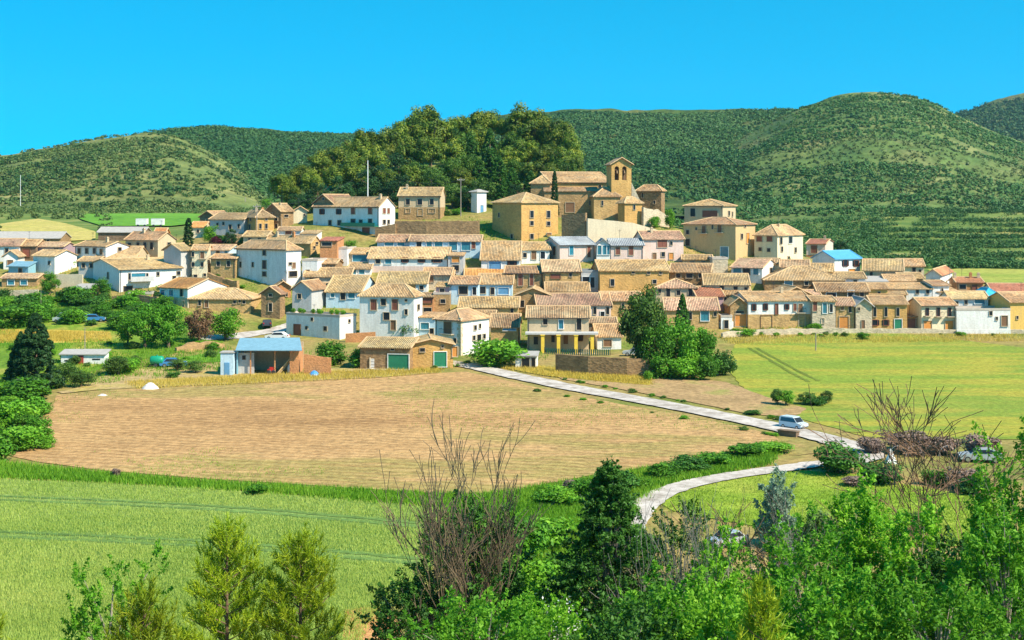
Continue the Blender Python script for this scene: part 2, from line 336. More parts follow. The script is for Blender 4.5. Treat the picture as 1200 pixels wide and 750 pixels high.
# roads: centre line in photo pixels, width in metres
def catmull(pts, n=10):
    P_ = [pts[0]] + list(pts) + [pts[-1]]; out = []
    for i in range(1, len(P_) - 2):
        p0, p1, p2, p3 = (np.array(P_[k], float) for k in (i - 1, i, i + 1, i + 2))
        for t in np.linspace(0, 1, n, endpoint=False):
            out.append(.5 * (2 * p1 + (p2 - p0) * t + (2 * p0 - 5 * p1 + 4 * p2 - p3) * t ** 2 + (3 * p1 - p0 - 3 * p2 + p3) * t ** 3))
    out.append(np.array(pts[-1], float)); return np.array(out)
CONC = field('pale_concrete', [(.35, (.36, .31, .27)), (.6, (.58, .52, .48))], big=.5, fine=1.5, bmp=.02, fcols=[(.3, (.74, .72, .68)), (.6, (1.08, 1.08, 1.08))])
def road(name, line, w, dz, label, mat=CONC, world=False):
    c = catmull(line if world else [cast(*p)[0][:2] for p in line]); d = np.gradient(c, axis=0); d /= np.linalg.norm(d, axis=1)[:, None]; n = np.stack([-d[:, 1], d[:, 0]], 1)
    V = []; 
    for k in np.linspace(-.5, .5, 5):
        jig = (vnoise(np.arange(len(c)) * .9, np.full(len(c), 5. + k)) - .5) * .5 * (abs(k) == .5)
        q = c + n * (k * w + jig)[:, None]; V.append(np.stack([q[:, 0], q[:, 1], T(q[:, 0], q[:, 1]) + dz], 1))
    V = np.array(V); f = grid_faces(5, len(c))
    me = npmesh(name, V.reshape(-1, 3), f, mat); o = link(bpy.data.objects.new(name, me)); tag(o, label, 'road', kind='structure'); return c
RC = road('road', [(505, 424), (530, 426), (560, 431), (600, 440.5), (660, 453), (730, 466), (800, 479), (870, 493), (930, 506), (975, 517), (1015, 529)], 4.2, .16,
          'pale concrete lane running from the village past the fields')
road('road', [(1012, 527), (1022, 536), (1003, 542), (960, 545), (900, 553), (840, 562), (797, 572), (768, 584), (748, 602), (736, 622), (722, 655)], 2.7, .19, 'narrow pale branch of the lane curving below the round bush')
road('street', [(505, 424), (470, 428), (440, 434)], 4, .14, 'pale lane end beside the green garage doors')
road('path', [(232, 397), (270, 395), (300, 391), (330, 386), (350, 380)], 4, .14, 'pale village street above the gardens')
road('tractor_path', [(70, 461), (130, 455.5), (300, 448.5), (430, 442.5), (505, 437)], 2.2, .13, 'thin dirt track along the top of the ploughed field', mat=MATS['garden_earth'])
for pts in (((877, 408), (905, 424), (948, 448)), ((886, 408), (915, 424), (960, 447))):
    road('wheel_track', pts, .7, .1, 'dark wheel track in the yellow green field', mat=field('track_grass' + str(len(MATS)), [(.3, (.11, .16, .02)), (.7, (.16, .2, .03))]))
TRAM = []
for k, yo in enumerate((20, 24.5, 62, 68)):
    TRAM.append(catmull([cast(a_, b_)[0][:2] for a_, b_ in [(-120, 560 + yo - 4), (0, 562 + yo), (120, 567 + yo), (250, 574 + yo), (380, 584 + yo), (490, 594 + yo)]], 30))
    road('wheel_track', [(-120, 560 + yo - 4), (0, 562 + yo), (120, 567 + yo), (250, 574 + yo), (380, 584 + yo), (490, 594 + yo)], .6, .09, 'dark tramline pressed into the wheat', mat=field('tram_grass' + str(k), [(.3, (.09, .17, .04)), (.7, (.14, .23, .055))]))
# ------------------------------------------------------------------ wall, roof and opening materials
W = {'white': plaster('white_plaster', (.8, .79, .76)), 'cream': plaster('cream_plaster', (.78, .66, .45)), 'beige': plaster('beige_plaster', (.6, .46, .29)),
     'pink': plaster('pink_plaster', (.74, .55, .48)), 'grey': plaster('grey_plaster', (.52, .51, .5)), 'blue': plaster('blue_paint_and_shade', (.5, .68, .8)),  # blue doubles as painted-in shade on white walls and as true blue paint
     'teal': plaster('teal_plaster', (.22, .45, .55)), 'yellow': stone('yellow_stone', (.56, .325, .105), 2.4, .22), 'gold': plaster('gold_plaster', (.74, .47, .12)),
     'tan': stone('tan_stone', (.4, .25, .11), 2.2, .35), 'stone': stone('brown_stone', (.31, .19, .09), 2.0, .45), 'sand': stone('sand_stone', (.5, .32, .13), 2.2, .3),
     'brick': stone('orange_brick', (.55, .25, .1), 4, .25), 'dark': stone('dark_stone', (.2, .13, .08), 2, .35), 'lstone': stone('pale_stone', (.56, .46, .32), 2.4, .3),
     'conc': plaster('concrete_wall', (.66, .55, .38), (.3, .25, .18), .5), 'sandp': plaster('ochre_plaster', (.62, .42, .2)), 'purple': plaster('mauve_plaster', (.38, .26, .3)), 'steel': plain('sheet_steel', (.45, .55, .62), .45)}
RF = {'tan': tiles('tan_tiles', (.5, .29, .13)), 'gold': tiles('ochre_tiles', (.56, .36, .165), var=.4), 'brown': tiles('brown_tiles', (.35, .2, .11)), 'orange': tiles('orange_tiles', (.68, .28, .09), var=.3, lichen=(.66, .36, .14)),
      'pink': tiles('rose_tiles', (.5, .3, .185), lichen=(.56, .42, .26)), 'grey': tiles('grey_slates', (.33, .36, .4), .4, .3, .2, (.4, .42, .42)), 'red': tiles('red_tiles', (.52, .19, .1), var=.3, lichen=(.5, .25, .15)),
      'blue': plain('blue_sheet_roof', (.1, .36, .6), .4), 'teal': plain('teal_sheet_roof', (.05, .42, .6), .4), 'sheet': plain('weathered_sheet_roof', (.2, .36, .45), .5), 'ash': plain('ash_grey_roof', (.4, .37, .34), .8), 'terrace': plain('terrace_floor', (.5, .43, .36), .9)}
CAP = plain('ridge_tile', (.58, .38, .2), .9, var=.25, scale=4)
PANE = plain('dark_pane', (.012, .013, .016), .35); IRON = plain('black_iron', (.03, .03, .035), .5); FRAME = plain('stone_surround', (.5, .4, .28), .85)
WHITEF = plain('white_frame', (.8, .79, .76), .6); REDW = plain('red_brown_wood', (.22, .07, .04), .6); BRWN = plain('brown_wood', (.2, .1, .045), .65)
ORNG = plain('orange_wood', (.62, .25, .05), .6); GREEN = plain('green_gate', (.02, .2, .1), .5); TEALG = plain('teal_glass', (.04, .2, .27), .15); BLUEP = plain('blue_panel', (.12, .3, .5), .5)
KIND = {  # frame, leaf, rail?
 'w': (FRAME, PANE), 'W': (WHITEF, PANE), 'r': (REDW, PANE), 's': (None, REDW), 'd': (FRAME, BRWN), 'o': (FRAME, ORNG), 'R': (BRWN, REDW), 'G': (WHITEF, GREEN), 't': (WHITEF, TEALG), 'k': (None, PANE), 'b': (WHITEF, BLUEP), 'B': (FRAME, BRWN), 'p': (REDW, PANE)}  # k: dark leaf painted in for the shade inside an unglazed opening
NAMES = {'d': 'door', 'o': 'door', 'R': 'gate', 'G': 'garage_door', 'b': 'door'}
WC = {}
def opening(kind, w, h, root, loc, rz):
    w = max(.3, round(w * 5) / 5); h = max(.3, round(h * 5) / 5); fm, lm = KIND[kind]; key = (kind, w, h); nm = NAMES.get(kind, 'window')
    if key not in WC:
        f = MB(); t = .1 if min(w, h) > .7 else .06; y = -.15
        a, b = w / 2, h / 2
        f.box(-a - t, a + t, y, .04, b, b + t).box(-a - t, -a, y, .04, -b, b).box(a, a + t, y, .04, -b, b).box(-a - t - .04, a + t + .04, y - .05, .04, -b - .1, -b)
        g = MB().box(-a, a, -.03, .03, -b, b)
        if nm != 'window' and w > 1.2:
            for k in range(1, 4): g.box(-a, a, -.04, .0, -b + h * k / 4 - .02, -b + h * k / 4 + .02)
        if nm == 'window' and w > .55 and kind != 's': g.box(-.035, .035, -.06, .0, -b, b)
        if kind in 'sr' and nm == 'window':
            for sx in (-1, 1): g.box(sx * (a + .02), sx * (a * 1.75), -.09, -.02, -b, b) if kind == 'r' else g.box(sx * .04, sx * a, -.07, 0, -b, b)
        WC[key] = (f.mesh(nm, fm or FRAME), g.mesh('pane' if nm == 'window' else 'leaf', lm))
    mf, mg = WC[key]
    o = bpy.data.objects.new(nm, mf); o.location = loc; o.rotation_euler = (0, 0, rz); link(o, root)
    p = bpy.data.objects.new('pane' if nm == 'window' else 'leaf', mg); link(p, o)
    if kind in 'Bp':   # balcony with iron rail
        bz = -h / 2 - .05; bw = w / 2 + .5
        MB().box(-bw, bw, -.95, .0, bz - .12, bz).build('balcony_slab', FRAME, o)
        m = MB().box(-bw, bw, -.93, -.89, bz + .85, bz + .9)
        for k in range(int(bw * 2 / .22) + 1): x = -bw + .02 + k * .22; m.box(x - .012, x + .012, -.92, -.9, bz, bz + .86)
        for sx in (-bw, bw - .03): m.box(sx, sx + .03, -.93, 0, bz + .85, bz + .9)
        m.build('railing', IRON, o)
    return o
def hit(px, py, C, n):
    d = Vector(((px - CX) / F, 1, -(py - HY) / F)); return d * (C.dot(n) / d.dot(n))

def roof_mesh(name, top, faces, th, caps, mat):
    """top skin + underside + fascia, with UVs in metres along and down each slope"""
    n = len(top); vs = [tuple(v) for v in top] + [(x, y, z - th) for x, y, z in top]; fs = [tuple(f) for f in faces]; cnt = {}
    for f in faces:
        for a, b in zip(f, f[1:] + f[:1]): cnt[(a, b)] = 1
    fs2 = [tuple(i + n for i in f[::-1]) for f in faces] + [(b, a, a + n, b + n) for (a, b) in cnt if (b, a) not in cnt]
    m = MB(); m.v = vs; m.f = fs + fs2
    for a, b in caps:
        A, B = Vector(top[a]), Vector(top[b]); d = (B - A).normalized(); s = d.cross(Vector((0, 0, 1))).normalized() * .17; u = Vector((0, 0, .1))
        q = len(m.v); lo = Vector((0, 0, -.08))
        for p in (A, B): m.v += [tuple(p + s + lo), tuple(p + s * .6 + u), tuple(p - s * .6 + u), tuple(p - s + lo)]
        m.f += [(q, q + 1, q + 5, q + 4), (q + 1, q + 2, q + 6, q + 5), (q + 2, q + 3, q + 7, q + 6), (q + 3, q + 2, q + 1, q), (q + 4, q + 5, q + 6, q + 7)]
    me = m.mesh(name, mat); me.materials.append(CAP)
    uv = me.uv_layers.new(name='UVMap'); nf = len(fs) + len(fs2)
    for p in me.polygons:
        if p.index >= nf and mat.name.endswith('tiles'): p.material_index = 1
        N = p.normal; ud = Vector((0, 0, 1)).cross(N); ud = ud.normalized() if ud.length > 1e-4 else Vector((1, 0, 0)); vd = N.cross(ud)
        for li in p.loop_indices:
            c = Vector(me.vertices[me.loops[li].vertex_index].co); uv.data[li].uv = (c.dot(ud) + 40, c.dot(vd) + 40)
    return me
def block(root, x0, x1, xs, ye, yb, yr, a, roof, wall, rf, win='', D=None, d=8, ov=.4, dz=0, base=None, chim=None, sink=2.5, wallname='wall', roofname='roof', ridge=.5, og=.25):
    """one rectangular volume of a building, read off the photograph: front face x0..x1, visible side to xs (or depth d), eave ye, base yb, ridge yr"""
    a = R(a); ca, sa = math.cos(a), math.sin(a)
    xn, xf = (x1, x0) if a >= 0 else (x0, x1)
    if D is None: D = at(xn, yb, 190).y
    D -= dz; C = P(xn, 0, D); C.z = 0; k = (xf - CX) / F; t = Vector((ca, -sa, 0)); b = Vector((sa, ca, 0)); n = -b
    w = (C.x - k * C.y) / (ca + k * sa) if a >= 0 else (k * C.y - C.x) / (ca + k * sa)
    if xs is not None:
        k2 = (xs - CX) / F; d = (k2 * C.y - C.x) / (sa - k2 * ca) if abs(sa - k2 * ca) > .05 else d
        d = min(max(abs(d), 2.5), 22)
    w = max(w, 1.0)
    O = C - t * w / 2 if a >= 0 else C + t * w / 2         # middle of the front, at ground
    zb = -(yb - HY) * D / F; ze = -(ye - HY) * D / F - zb
    mid = O + b * d * ridge; top = yr
    zr = (-(yr - HY) * (mid.y if roof not in ('gy',) else D) / F) - zb
    if roof == 'shed': zr = (-(yr - HY) * (O + b * d).y / F) - zb
    zr = max(zr, ze + .25) if roof != 'flat' else ze
    if roof in ('gx', 'hip', 'gy'): zr = min(zr, ze + .62 * (d / 2 if roof == 'gx' else min(w, d) / 2 if roof == 'hip' else w / 2) + .3)
    loc = Vector((O.x, O.y, zb)) - Vector(root.location); rz = -a; hw = w / 2; S = -sink
    m = MB(); rd = ridge * d
    if roof == 'gx':
        m.add([(-hw, 0, S), (hw, 0, S), (hw, d, S), (-hw, d, S), (-hw, 0, ze), (hw, 0, ze), (hw, d, ze), (-hw, d, ze), (-hw, rd, zr), (hw, rd, zr)],
              [(0, 1, 5, 4), (1, 2, 6, 9, 5), (2, 3, 7, 6), (3, 0, 4, 8, 7), (4, 5, 9, 8), (8, 9, 6, 7)])
        s1 = (zr - ze) / rd; s2 = (zr - ze) / (d - rd); x = hw + og; y1, y2 = -ov, d + ov; th = .16; up = .12
        top = [(-x, y1, ze - s1 * ov + up), (x, y1, ze - s1 * ov + up), (x, rd, zr + up), (-x, rd, zr + up), (x, y2, ze - s2 * ov + up), (-x, y2, ze - s2 * ov + up)]
        me = roof_mesh(roofname, top, [(0, 1, 2, 3), (3, 2, 4, 5)], th, [(3, 2), (0, 3), (1, 2)], rf)
    elif roof == 'gy':
        m.add([(-hw, 0, S), (hw, 0, S), (hw, d, S), (-hw, d, S), (-hw, 0, ze), (hw, 0, ze), (hw, d, ze), (-hw, d, ze), (0, 0, zr), (0, d, zr)],
              [(0, 1, 5, 8, 4), (1, 2, 6, 5), (2, 3, 7, 9, 6), (3, 0, 4, 7), (5, 6, 9, 8), (4, 8, 9, 7)])
        s1 = (zr - ze) / hw; x = hw + ov; y1, y2 = -og - .1, d + og; up = .12; zz = ze - s1 * ov + up
        top = [(-x, y1, zz), (0, y1, zr + up), (0, y2, zr + up), (-x, y2, zz), (x, y1, zz), (x, y2, zz)]
        me = roof_mesh(roofname, top, [(0, 1, 2, 3), (1, 4, 5, 2)], .16, [(1, 2), (0, 1), (4, 1)], rf)
    elif roof == 'hip':
        m.box(-hw, hw, 0, d, S, ze); x = hw + ov; y1, y2 = -ov, d + ov; r = (zr - ze); g = min(hw, d / 2); sl = r / g; z0 = ze - sl * ov + .12; zt = zr + .12
        if w >= d: A, B = (-hw + g, d / 2, zt), (hw - g + .01, d / 2, zt)
        else: A, B = (0, g, zt), (0, d - g, zt)
        if w >= d: top = [(-x, y1, z0), (x, y1, z0), (x, y2, z0), (-x, y2, z0), A, B]; fc = [(0, 1, 5, 4), (1, 2, 5), (2, 3, 4, 5), (3, 0, 4)]
        else: top = [(-x, y1, z0), (x, y1, z0), (x, y2, z0), (-x, y2, z0), A, B]; fc = [(0, 1, 4), (1, 2, 5, 4), (2, 3, 5), (3, 0, 4, 5)]
        caps = [(0, 4), (1, 5 if w >= d else 4), (2, 5), (3, 4 if w >= d else 5)] + ([(4, 5)] if abs(w - d) > 1 else [])
        me = roof_mesh(roofname, top, fc, .16, caps, rf)
    elif roof == 'shed':
        m.add([(-hw, 0, S), (hw, 0, S), (hw, d, S), (-hw, d, S), (-hw, 0, ze), (hw, 0, ze), (hw, d, zr), (-hw, d, zr)],
              [(0, 1, 5, 4), (1, 2, 6, 5), (2, 3, 7, 6), (3, 0, 4, 7), (4, 5, 6, 7)])
        s1 = (zr - ze) / d; x = hw + og
        me = roof_mesh(roofname, [(-x, -ov, ze - s1 * ov + .12), (x, -ov, ze - s1 * ov + .12), (x, d + .2, zr + s1 * .2 + .12), (-x, d + .2, zr + s1 * .2 + .12)], [(0, 1, 2, 3)], .15, [], rf)
    else:
        m.box(-hw, hw, 0, d, S, ze - .02); q = MB(); e = .2
        q.box(-hw + .01, hw - .01, .01, d - .01, ze - .5, ze + .03)
        for bx in ((-hw - .05, hw + .05, -.05, e), (-hw - .05, hw + .05, d - e, d + .05), (-hw - .05, -hw + e, e, d - e), (hw - e, hw + .05, e, d - e)): q.box(*bx, ze + .0, ze + .45)
        me = q.mesh(roofname, rf)
    wo = m.build(wallname, W[wall], root, loc, rz)
    ro = bpy.data.objects.new(roofname, me); ro.location = loc; ro.rotation_euler = (0, 0, rz); link(ro, root)
    if base:
        bm_, yy = base; zz = -(yy - HY) * D / F - zb
        MB().box(-hw - .03, hw + .03, -.04, d * .98, S, zz).build('lower_wall', W[bm_], root, loc, rz)
    # openings
    side = b; sn = t if a >= 0 else -t; SC = Vector((C.x, C.y, 0))
    for s in [q for q in win.split(';') if q.strip()]:
        s = s.strip()
        if s.startswith('auto'):
            nx, ny, kd = s[5:].split(','); nx, ny = int(nx), int(ny); hh = min(ze / ny, 2.9)
            for iy in range(ny):
                for ix in range(nx):
                    if random.random() < .12: continue
                    lx = -hw + w * (ix + .5 + random.uniform(-.1, .1)) / nx; lz = ze - hh * (iy + .5) - .1
                    opening(kd if random.random() < .75 else 'w', random.choice((.7, .8, .9)), random.choice((1.1, 1.3)), root, loc + t * lx + Vector((0, 0, lz)), rz)
            continue
        sd = s.startswith('>'); s = s.lstrip('>'); f = s.split(','); px, py, wp, hp = map(float, f[:4]); kd = f[4]
        h = hit(px, py, SC, sn if sd else n)
        run = abs((side if sd else t).x) + abs((side if sd else t).y) * abs(px - CX) / F * 0
        wm = wp * h.y / F / max(.35, abs(ca) if not sd else abs(sa)); hm = hp * h.y / F
        opening(kd, min(wm, 5), hm, root, h - Vector(root.location), rz if not sd else rz + (math.pi / 2 if a >= 0 else -math.pi / 2))
    if ze > 4 and w > 5 and wall != 'dark' and random.random() < .55:
        px_ = -hw + .25 if random.random() < .5 else hw - .25
        MB().tube([(px_, -.09, -.5), (px_, -.09, ze - .05), (px_, -ov + .05, ze + .0)], .055, 6).build('downpipe', IRON, root, loc, rz)
        if roof in ('gx', 'hip'): MB().tube([(-hw - .2, -ov - .05, ze - .12), (hw + .2, -ov - .05, ze - .12)], .07, 6).build('gutter', IRON, root, loc, rz)
    # chimneys
    if chim:
        for i, c in enumerate(chim if isinstance(chim, (list, tuple)) else [chim]):
            cx = c * hw; cy = rd * .8; tz = ze + (zr - ze) * (.8 if roof == 'gx' else .55 if roof == 'hip' else .4)
            q = MB().box(cx - .28, cx + .28, cy - .25, cy + .25, ze - .2, tz + 1.0).box(cx - .36, cx + .36, cy - .33, cy + .33, tz + 1.0, tz + 1.1).box(cx - .2, cx + .2, cy - .17, cy + .17, tz + 1.1, tz + 1.32)
            q.build('chimney', W['brick'] if i % 2 else W['beige'], ro)
    return dict(root=root, loc=loc, rz=rz, w=w, d=d, ze=ze, zr=zr, t=t, b=b, D=D, wall=wo, roof=ro, O=O, zb=zb)
def root_for(name, x0, x1, yb, label, cat='house', group=None, D=None, a=0):
    xn = x1 if a >= 0 else x0
    if D is None: D = at(xn, yb, 190).y
    p = P((x0 + x1) / 2, yb, D); return empty(name, p, label, cat, group)
HOUSES = {}
def H(name, label, x0, x1, xs, ye, yb, yr, a, roof, wall, rf, win='', cat='house', **k):
    r = root_for(name, x0, x1, yb, label, cat, 'houses of the hillside village', k.get('D'), a)
    blk = block(r, x0, x1, xs, ye, yb, yr, a, roof, wall, RF[rf], win, **k); HOUSES[label] = blk; return blk
# ------------------------------------------------------------------ the village, from the left edge to the right
H('barn', 'long low grey brown stone barn at the left edge behind the houses', -60, 70, None, 279, 287, 272, 0, 'gx', 'stone', 'ash', 'auto:5,1,k', 'barn', d=9)
H('row_house', 'white walled house with long tan roof cut by the left edge', -30, 23, None, 288, 306, 280, 0, 'gx', 'white', 'pink', '-12,295,4,6,w;8,294,4,6,w', d=8)
H('barn', 'dark brown timbered barn under a tan roof beside the left edge house', 21, 42, None, 288, 305, 281, 0, 'gx', 'dark', 'tan', '31,296,8,9,R', 'barn', d=8)
H('house', 'small mauve house with rosy roof and dark grey window, left hillside', 44, 74, None, 289, 303, 284, 6, 'gx', 'purple', 'pink', '66,293,6,5,w;52,294,4,5,w', d=7)
H('village_house', 'white house with ochre roof and blank shaded side above the left gardens', 39, 64, 90, 300, 319, 293, 26, 'gx', 'white', 'gold', '58,308,3,4,k', dz=2)
H('house', 'small white fronted house under the white van high on the left slope', 4, 21, None, 300, 316, 294, -8, 'gy', 'white', 'pink', '12,308,6,6,d', d=8)
H('shed', 'blue grey lean to shed with sloping steel roof at the left', 10, 33, 42, 312, 324, 307, 20, 'shed', 'teal', 'sheet', '24,318,5,7,k', 'shed')
H('garage', 'low garage with tan roof and two teal doors at the left', 2, 43, None, 326, 336, 321, 0, 'gx', 'tan', 'pink', '13,331,8,6,t;28,331,8,6,t', 'garage', d=7)
H('village_house', 'long shaded house with blue grey front and bright white gable end', 88, 124, 151, 289, 318, 283, 34, 'gx', 'white', 'tan', '93,294,4,6,w;102,294,4,6,w;111,294,4,6,w;119,295,4,6,d;>140,292,3,4,w', chim=[.5])
H('village_house', 'shaded house under wide tan roof above the big white balcony house', 112, 158, None, 303, 318, 289, 0, 'gx', 'beige', 'gold', '125,309,4,5,w', d=13)
H('annex', 'low annex with bright orange red roof strip among tan roofs', 117, 156, None, 305, 312, 299.5, 0, 'shed', 'brick', 'orange', '130,308,4,4,w', 'annex', d=4, dz=5)
H('white_house', 'big white house with grey side wall, balcony and double tan roof', 140, 213, 98, 316, 343, 303, -38, 'gx', 'white', 'tan', '152,324,3,8,w;172,324,3,8,w;162,324,14,8,t;185,321,3,4,w;204,326,3,5,w;209,320,3,4,k;150,339,9,8,k;162,341,8,7,k;>127,323,3,8,k;>114,335,3,7,k', chim=[.4])
bk = HOUSES['big white house with grey side wall, balcony and double tan roof']
MB().box(-bk['w'] * .36, bk['w'] * .0, -1.5, .0, bk['ze'] * .5 - .15, bk['ze'] * .5).box(-bk['w'] * .36, bk['w'] * .0, -1.5, -1.44, bk['ze'] * .5, bk['ze'] * .5 + .9).build('balcony', W['grey'], bk['root'], bk['loc'], bk['rz'])
H('village_house', 'shaded tan house with cream gable end on the upper left slope', 147, 185, 206, 281, 302, 272, 32, 'gx', 'beige', 'tan', '152,288,5,7,w;162,288,4,8,k;170,288,4,8,k;178,288,4,8,k;>198,287,3,6,w', chim=[-.3])
H('shed', 'long dark brown shed with earth covered roof beside the far green field', 115, 168, None, 272, 281, 266.5, 0, 'gx', 'dark', 'ash', '', 'shed', d=8)
for i, (x0, x1, lb) in enumerate(((160, 173, 'white box trailer parked by the green field, left of its twin'), (178, 192, 'white box trailer parked by the green field, right beside a red roof'))):
    q = at((x0 + x1) / 2, 266, 190); w = (x1 - x0) * q.y / F; r = empty('box_trailer', q, lb, 'trailer', 'trailers by the far field')
    MB().box(-w / 2, w / 2, -1.1, 1.1, .7, 2.6).box(-w / 2 - .05, w / 2 + .05, -1.15, 1.15, 2.6, 2.68).build('body', WHITEF, r)
    for sx in (-.3, .3): MB().lathe([(.38, -.1), (.4, 0), (.38, .1)], (0, 0, 0), 12).build('wheel', IRON, r, (sx * w, -1.0, .42)).rotation_euler = (R(90), 0, 0)
H('shed', 'tiny shed with bright red roof below the white trailers', 181, 193, None, 273, 280, 267.5, 0, 'gx', 'brick', 'orange', '', 'shed', d=5, dz=4)
H('hut', 'small tan hut with orange roof behind the tall cypress', 224, 240, None, 266, 277, 260, 0, 'gx', 'cream', 'orange', '232,271,3,4,w', 'hut', d=7)
H('barn', 'dark red brown gabled barn at the back edge of the upper left houses', 234, 253, None, 254, 263, 247.5, 20, 'gy', 'dark', 'brown', '243,259,4,4,k', 'barn', d=9)
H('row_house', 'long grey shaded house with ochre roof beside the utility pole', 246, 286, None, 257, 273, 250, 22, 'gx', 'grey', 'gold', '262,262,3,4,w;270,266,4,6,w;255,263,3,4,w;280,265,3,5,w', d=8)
H('village_house', 'square house with brown shaded side and yellow sunlit front beside the pole', 300, 321, 283, 254, 274, 244.5, -28, 'hip', 'yellow', 'brown', '312,256,3,4,w;312,265,3,6,w;305,265,3,6,w;>294,257,3,4,w;>293,266,3,6,w', chim=[-.3, .4])
H('village_house', 'tall brown gabled house with white chimney on the upper left ridge', 312, 329, 344, 247, 269, 236.5, 30, 'gy', 'stone', 'brown', '318,252,3,5,w;324,256,3,5,w;324,265,3,5,w;>335,253,4,3,w', chim=[.2], dz=-2)
H('house', 'small sunlit cream house with flat gable next to the white longhouse', 344, 360, None, 247, 262, 242, -10, 'gy', 'cream', 'tan', '357,252,2,3,w', d=8)
H('house', 'low white house with red doorway and narrow tan roof under the ridge', 326, 352, None, 270, 282, 266, 0, 'gx', 'white', 'gold', '338,272,6,4,R;354,276,4,4,k', d=6)
# large white longhouse on the ridge
H('white_house', 'large white two storey longhouse on the ridge under the pine grove', 367, 444, 463, 242, 275, 230, 34, 'gx', 'white', 'gold', '377.5,248,4,6,r;397,248,4,6,r;414,247,5,8,s;434,247,5,8,s;387,261,4,6,w;398,261,5,6,w;414,260.5,6,8,w;423,260.5,4,6,w;434,260.5,5,8,w;385,272,4,6,k;415,272,6,6,d;429,271,8,8,R;>450,247,3,6,s;>455,247,2,6,s;>450,260,3,5,w;>455,260,2,5,w', chim=[.85], d=9)
bk = HOUSES['large white two storey longhouse on the ridge under the pine grove']
MB().box(-.2, bk['w'] / 2, -1.6, .02, 1.9, 2.05).box(-.2, bk['w'] / 2, -1.6, -1.54, 2.05, 2.8).build('balcony', GREEN, bk['root'], bk['loc'], bk['rz'])
block(bk['root'], 368, 391, None, 238, 262, 228, 34, 'gy', 'stone', RF['brown'], '379,233,2,3,k', D=bk['D'] + 9, d=9, wallname='rear_wing_wall', roofname='rear_wing_roof')
H('village_house', 'tan two storey house with red door standing alone under the pine grove', 467, 516, None, 229.5, 257, 220, 6, 'gx', 'beige', 'gold', '478,236.5,5,7,w;492,236.5,6,7,w;506,236.5,5,7,w;478,247,6,5,w;492.5,248.5,6,8,o;506,247,8,5,w', d=8, base=('tan', 243), chim=[-.7])
# block below
H('tile_house', 'house with long ochre roof directly behind the tall shaded white house', 268, 364, 376, 284.5, 305, 274, 30, 'gx', 'sand', 'gold', '275,288,4,4,k;>371,285,2,3,w;>368,290,2,3,w', dz=-2, chim=[.1, .5])
H('white_house', 'tall shaded white block with one column of windows and sunlit right side', 277, 335.5, 353, 292, 340, 281, 36, 'hip', 'white', 'gold', '310,296,4,6,w;296.5,310,3,5,w;282,310,3,6,w;310,310,5,10,w;310,321,5,5,w;310,335,4,5,w;>340,309,3,3,w;>344,311,3,7,d;>343,321,8,7,k', chim=[])
H('village_house', 'tan gabled house with a bright yellow sunlit side left of the balcony house', 192, 212, 225, 293, 326, 286, 30, 'gy', 'grey', 'gold', '', dz=1)
H('village_house', 'cream balcony house between the yellow sunlit wall and the shaded blue white house', 225, 243, None, 293, 326, 287, -4, 'gx', 'cream', 'tan', '226,298,3,5,w;237,299,4,7,B;226,310,3,5,w;237,310,3,5,w;229,324,4,4,k;240,322,3,3,w', d=8)
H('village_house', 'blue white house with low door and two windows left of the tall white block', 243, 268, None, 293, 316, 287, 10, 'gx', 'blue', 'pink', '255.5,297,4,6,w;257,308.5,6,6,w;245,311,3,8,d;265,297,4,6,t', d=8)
H('white_house', 'house with bright orange roof, teal glazed front and white gable end', 187, 220, 266, 338, 361, 326, 34, 'gx', 'white', 'orange', '191,343,6,7,t;201,343,6,7,t;213,343,4,8,w;195,355,4,7,k;206,355,5,7,k;215,356,4,6,w', base=('lstone', 349))
H('cottage', 'low yellow stone cottage with wide ochre hip roof beside the brown tree', 222, 294, None, 350, 368, 338, 4, 'hip', 'sand', 'gold', '234,355,3,6,w;242,356,5,8,d;275,354,3,4,w;281,353,2,3,w;286,354,3,4,w', d=9)
H('barn', 'brown stone gabled barn with pediment roof in front of the brick house', 306, 328, 334, 344, 374, 336, 14, 'gy', 'stone', 'brown', '317,346,5,3,k;317,360,5,9,k', 'barn')
H('brick_house', 'small orange brick house with steep tan roof left of the grey gable', 323, 341, None, 336, 352, 330, -12, 'gy', 'brick', 'tan', '336,345,2,5,w', dz=-1, d=9)
H('village_house', 'grey plastered gabled house with a single dark window', 342.5, 365, None, 339, 372, 330, 16, 'gy', 'grey', 'tan', '351,347,5,6,w', d=8)
H('house', 'narrow sunlit white house squeezed beside the grey gable', 366, 383, None, 338, 352, 332, -6, 'gx', 'white', 'tan', '378,343,3,4,w', d=6)
H('house', 'white corner house with rosy tiled roof and balcony right of the tall white block', 357, 379, None, 322, 336, 316, 0, 'gx', 'beige', 'gold', '364,328,8,4,d;375,327,3,5,w', d=7)
H('house', 'white house with stepped walls beside the right face of the tall block', 354, 372, None, 306, 333, 303, 10, 'flat', 'white', 'terrace', '361,319,4,5,k;368,322,3,6,w', d=7)
H('brick_house', 'reddish brick terrace house with dark red roof below the white longhouse', 375, 395, None, 282, 315, 278, 4, 'shed', 'brick', 'red', '383,286,12,4,k;385,305,8,4,k', d=8)
H('house', 'white walled cube house beside the palm tree', 394, 407, None, 292, 312, 287, 10, 'flat', 'white', 'terrace', '401,306,2,4,w', d=7)
H('greenhouse', 'house with dark teal glazed veranda under a low tan roof by the palm', 409, 433, None, 297.5, 310, 291, 8, 'gx', 'beige', 'tan', '422,302.5,18,7,t', 'house', d=7)
H('house', 'pale house with small roof terrace and shaded pergola wall in the middle left', 409, 434, None, 315, 326, 308.5, 0, 'gx', 'white', 'gold', '414,318.5,6,5,t;424,318.5,7,5,t', d=9)
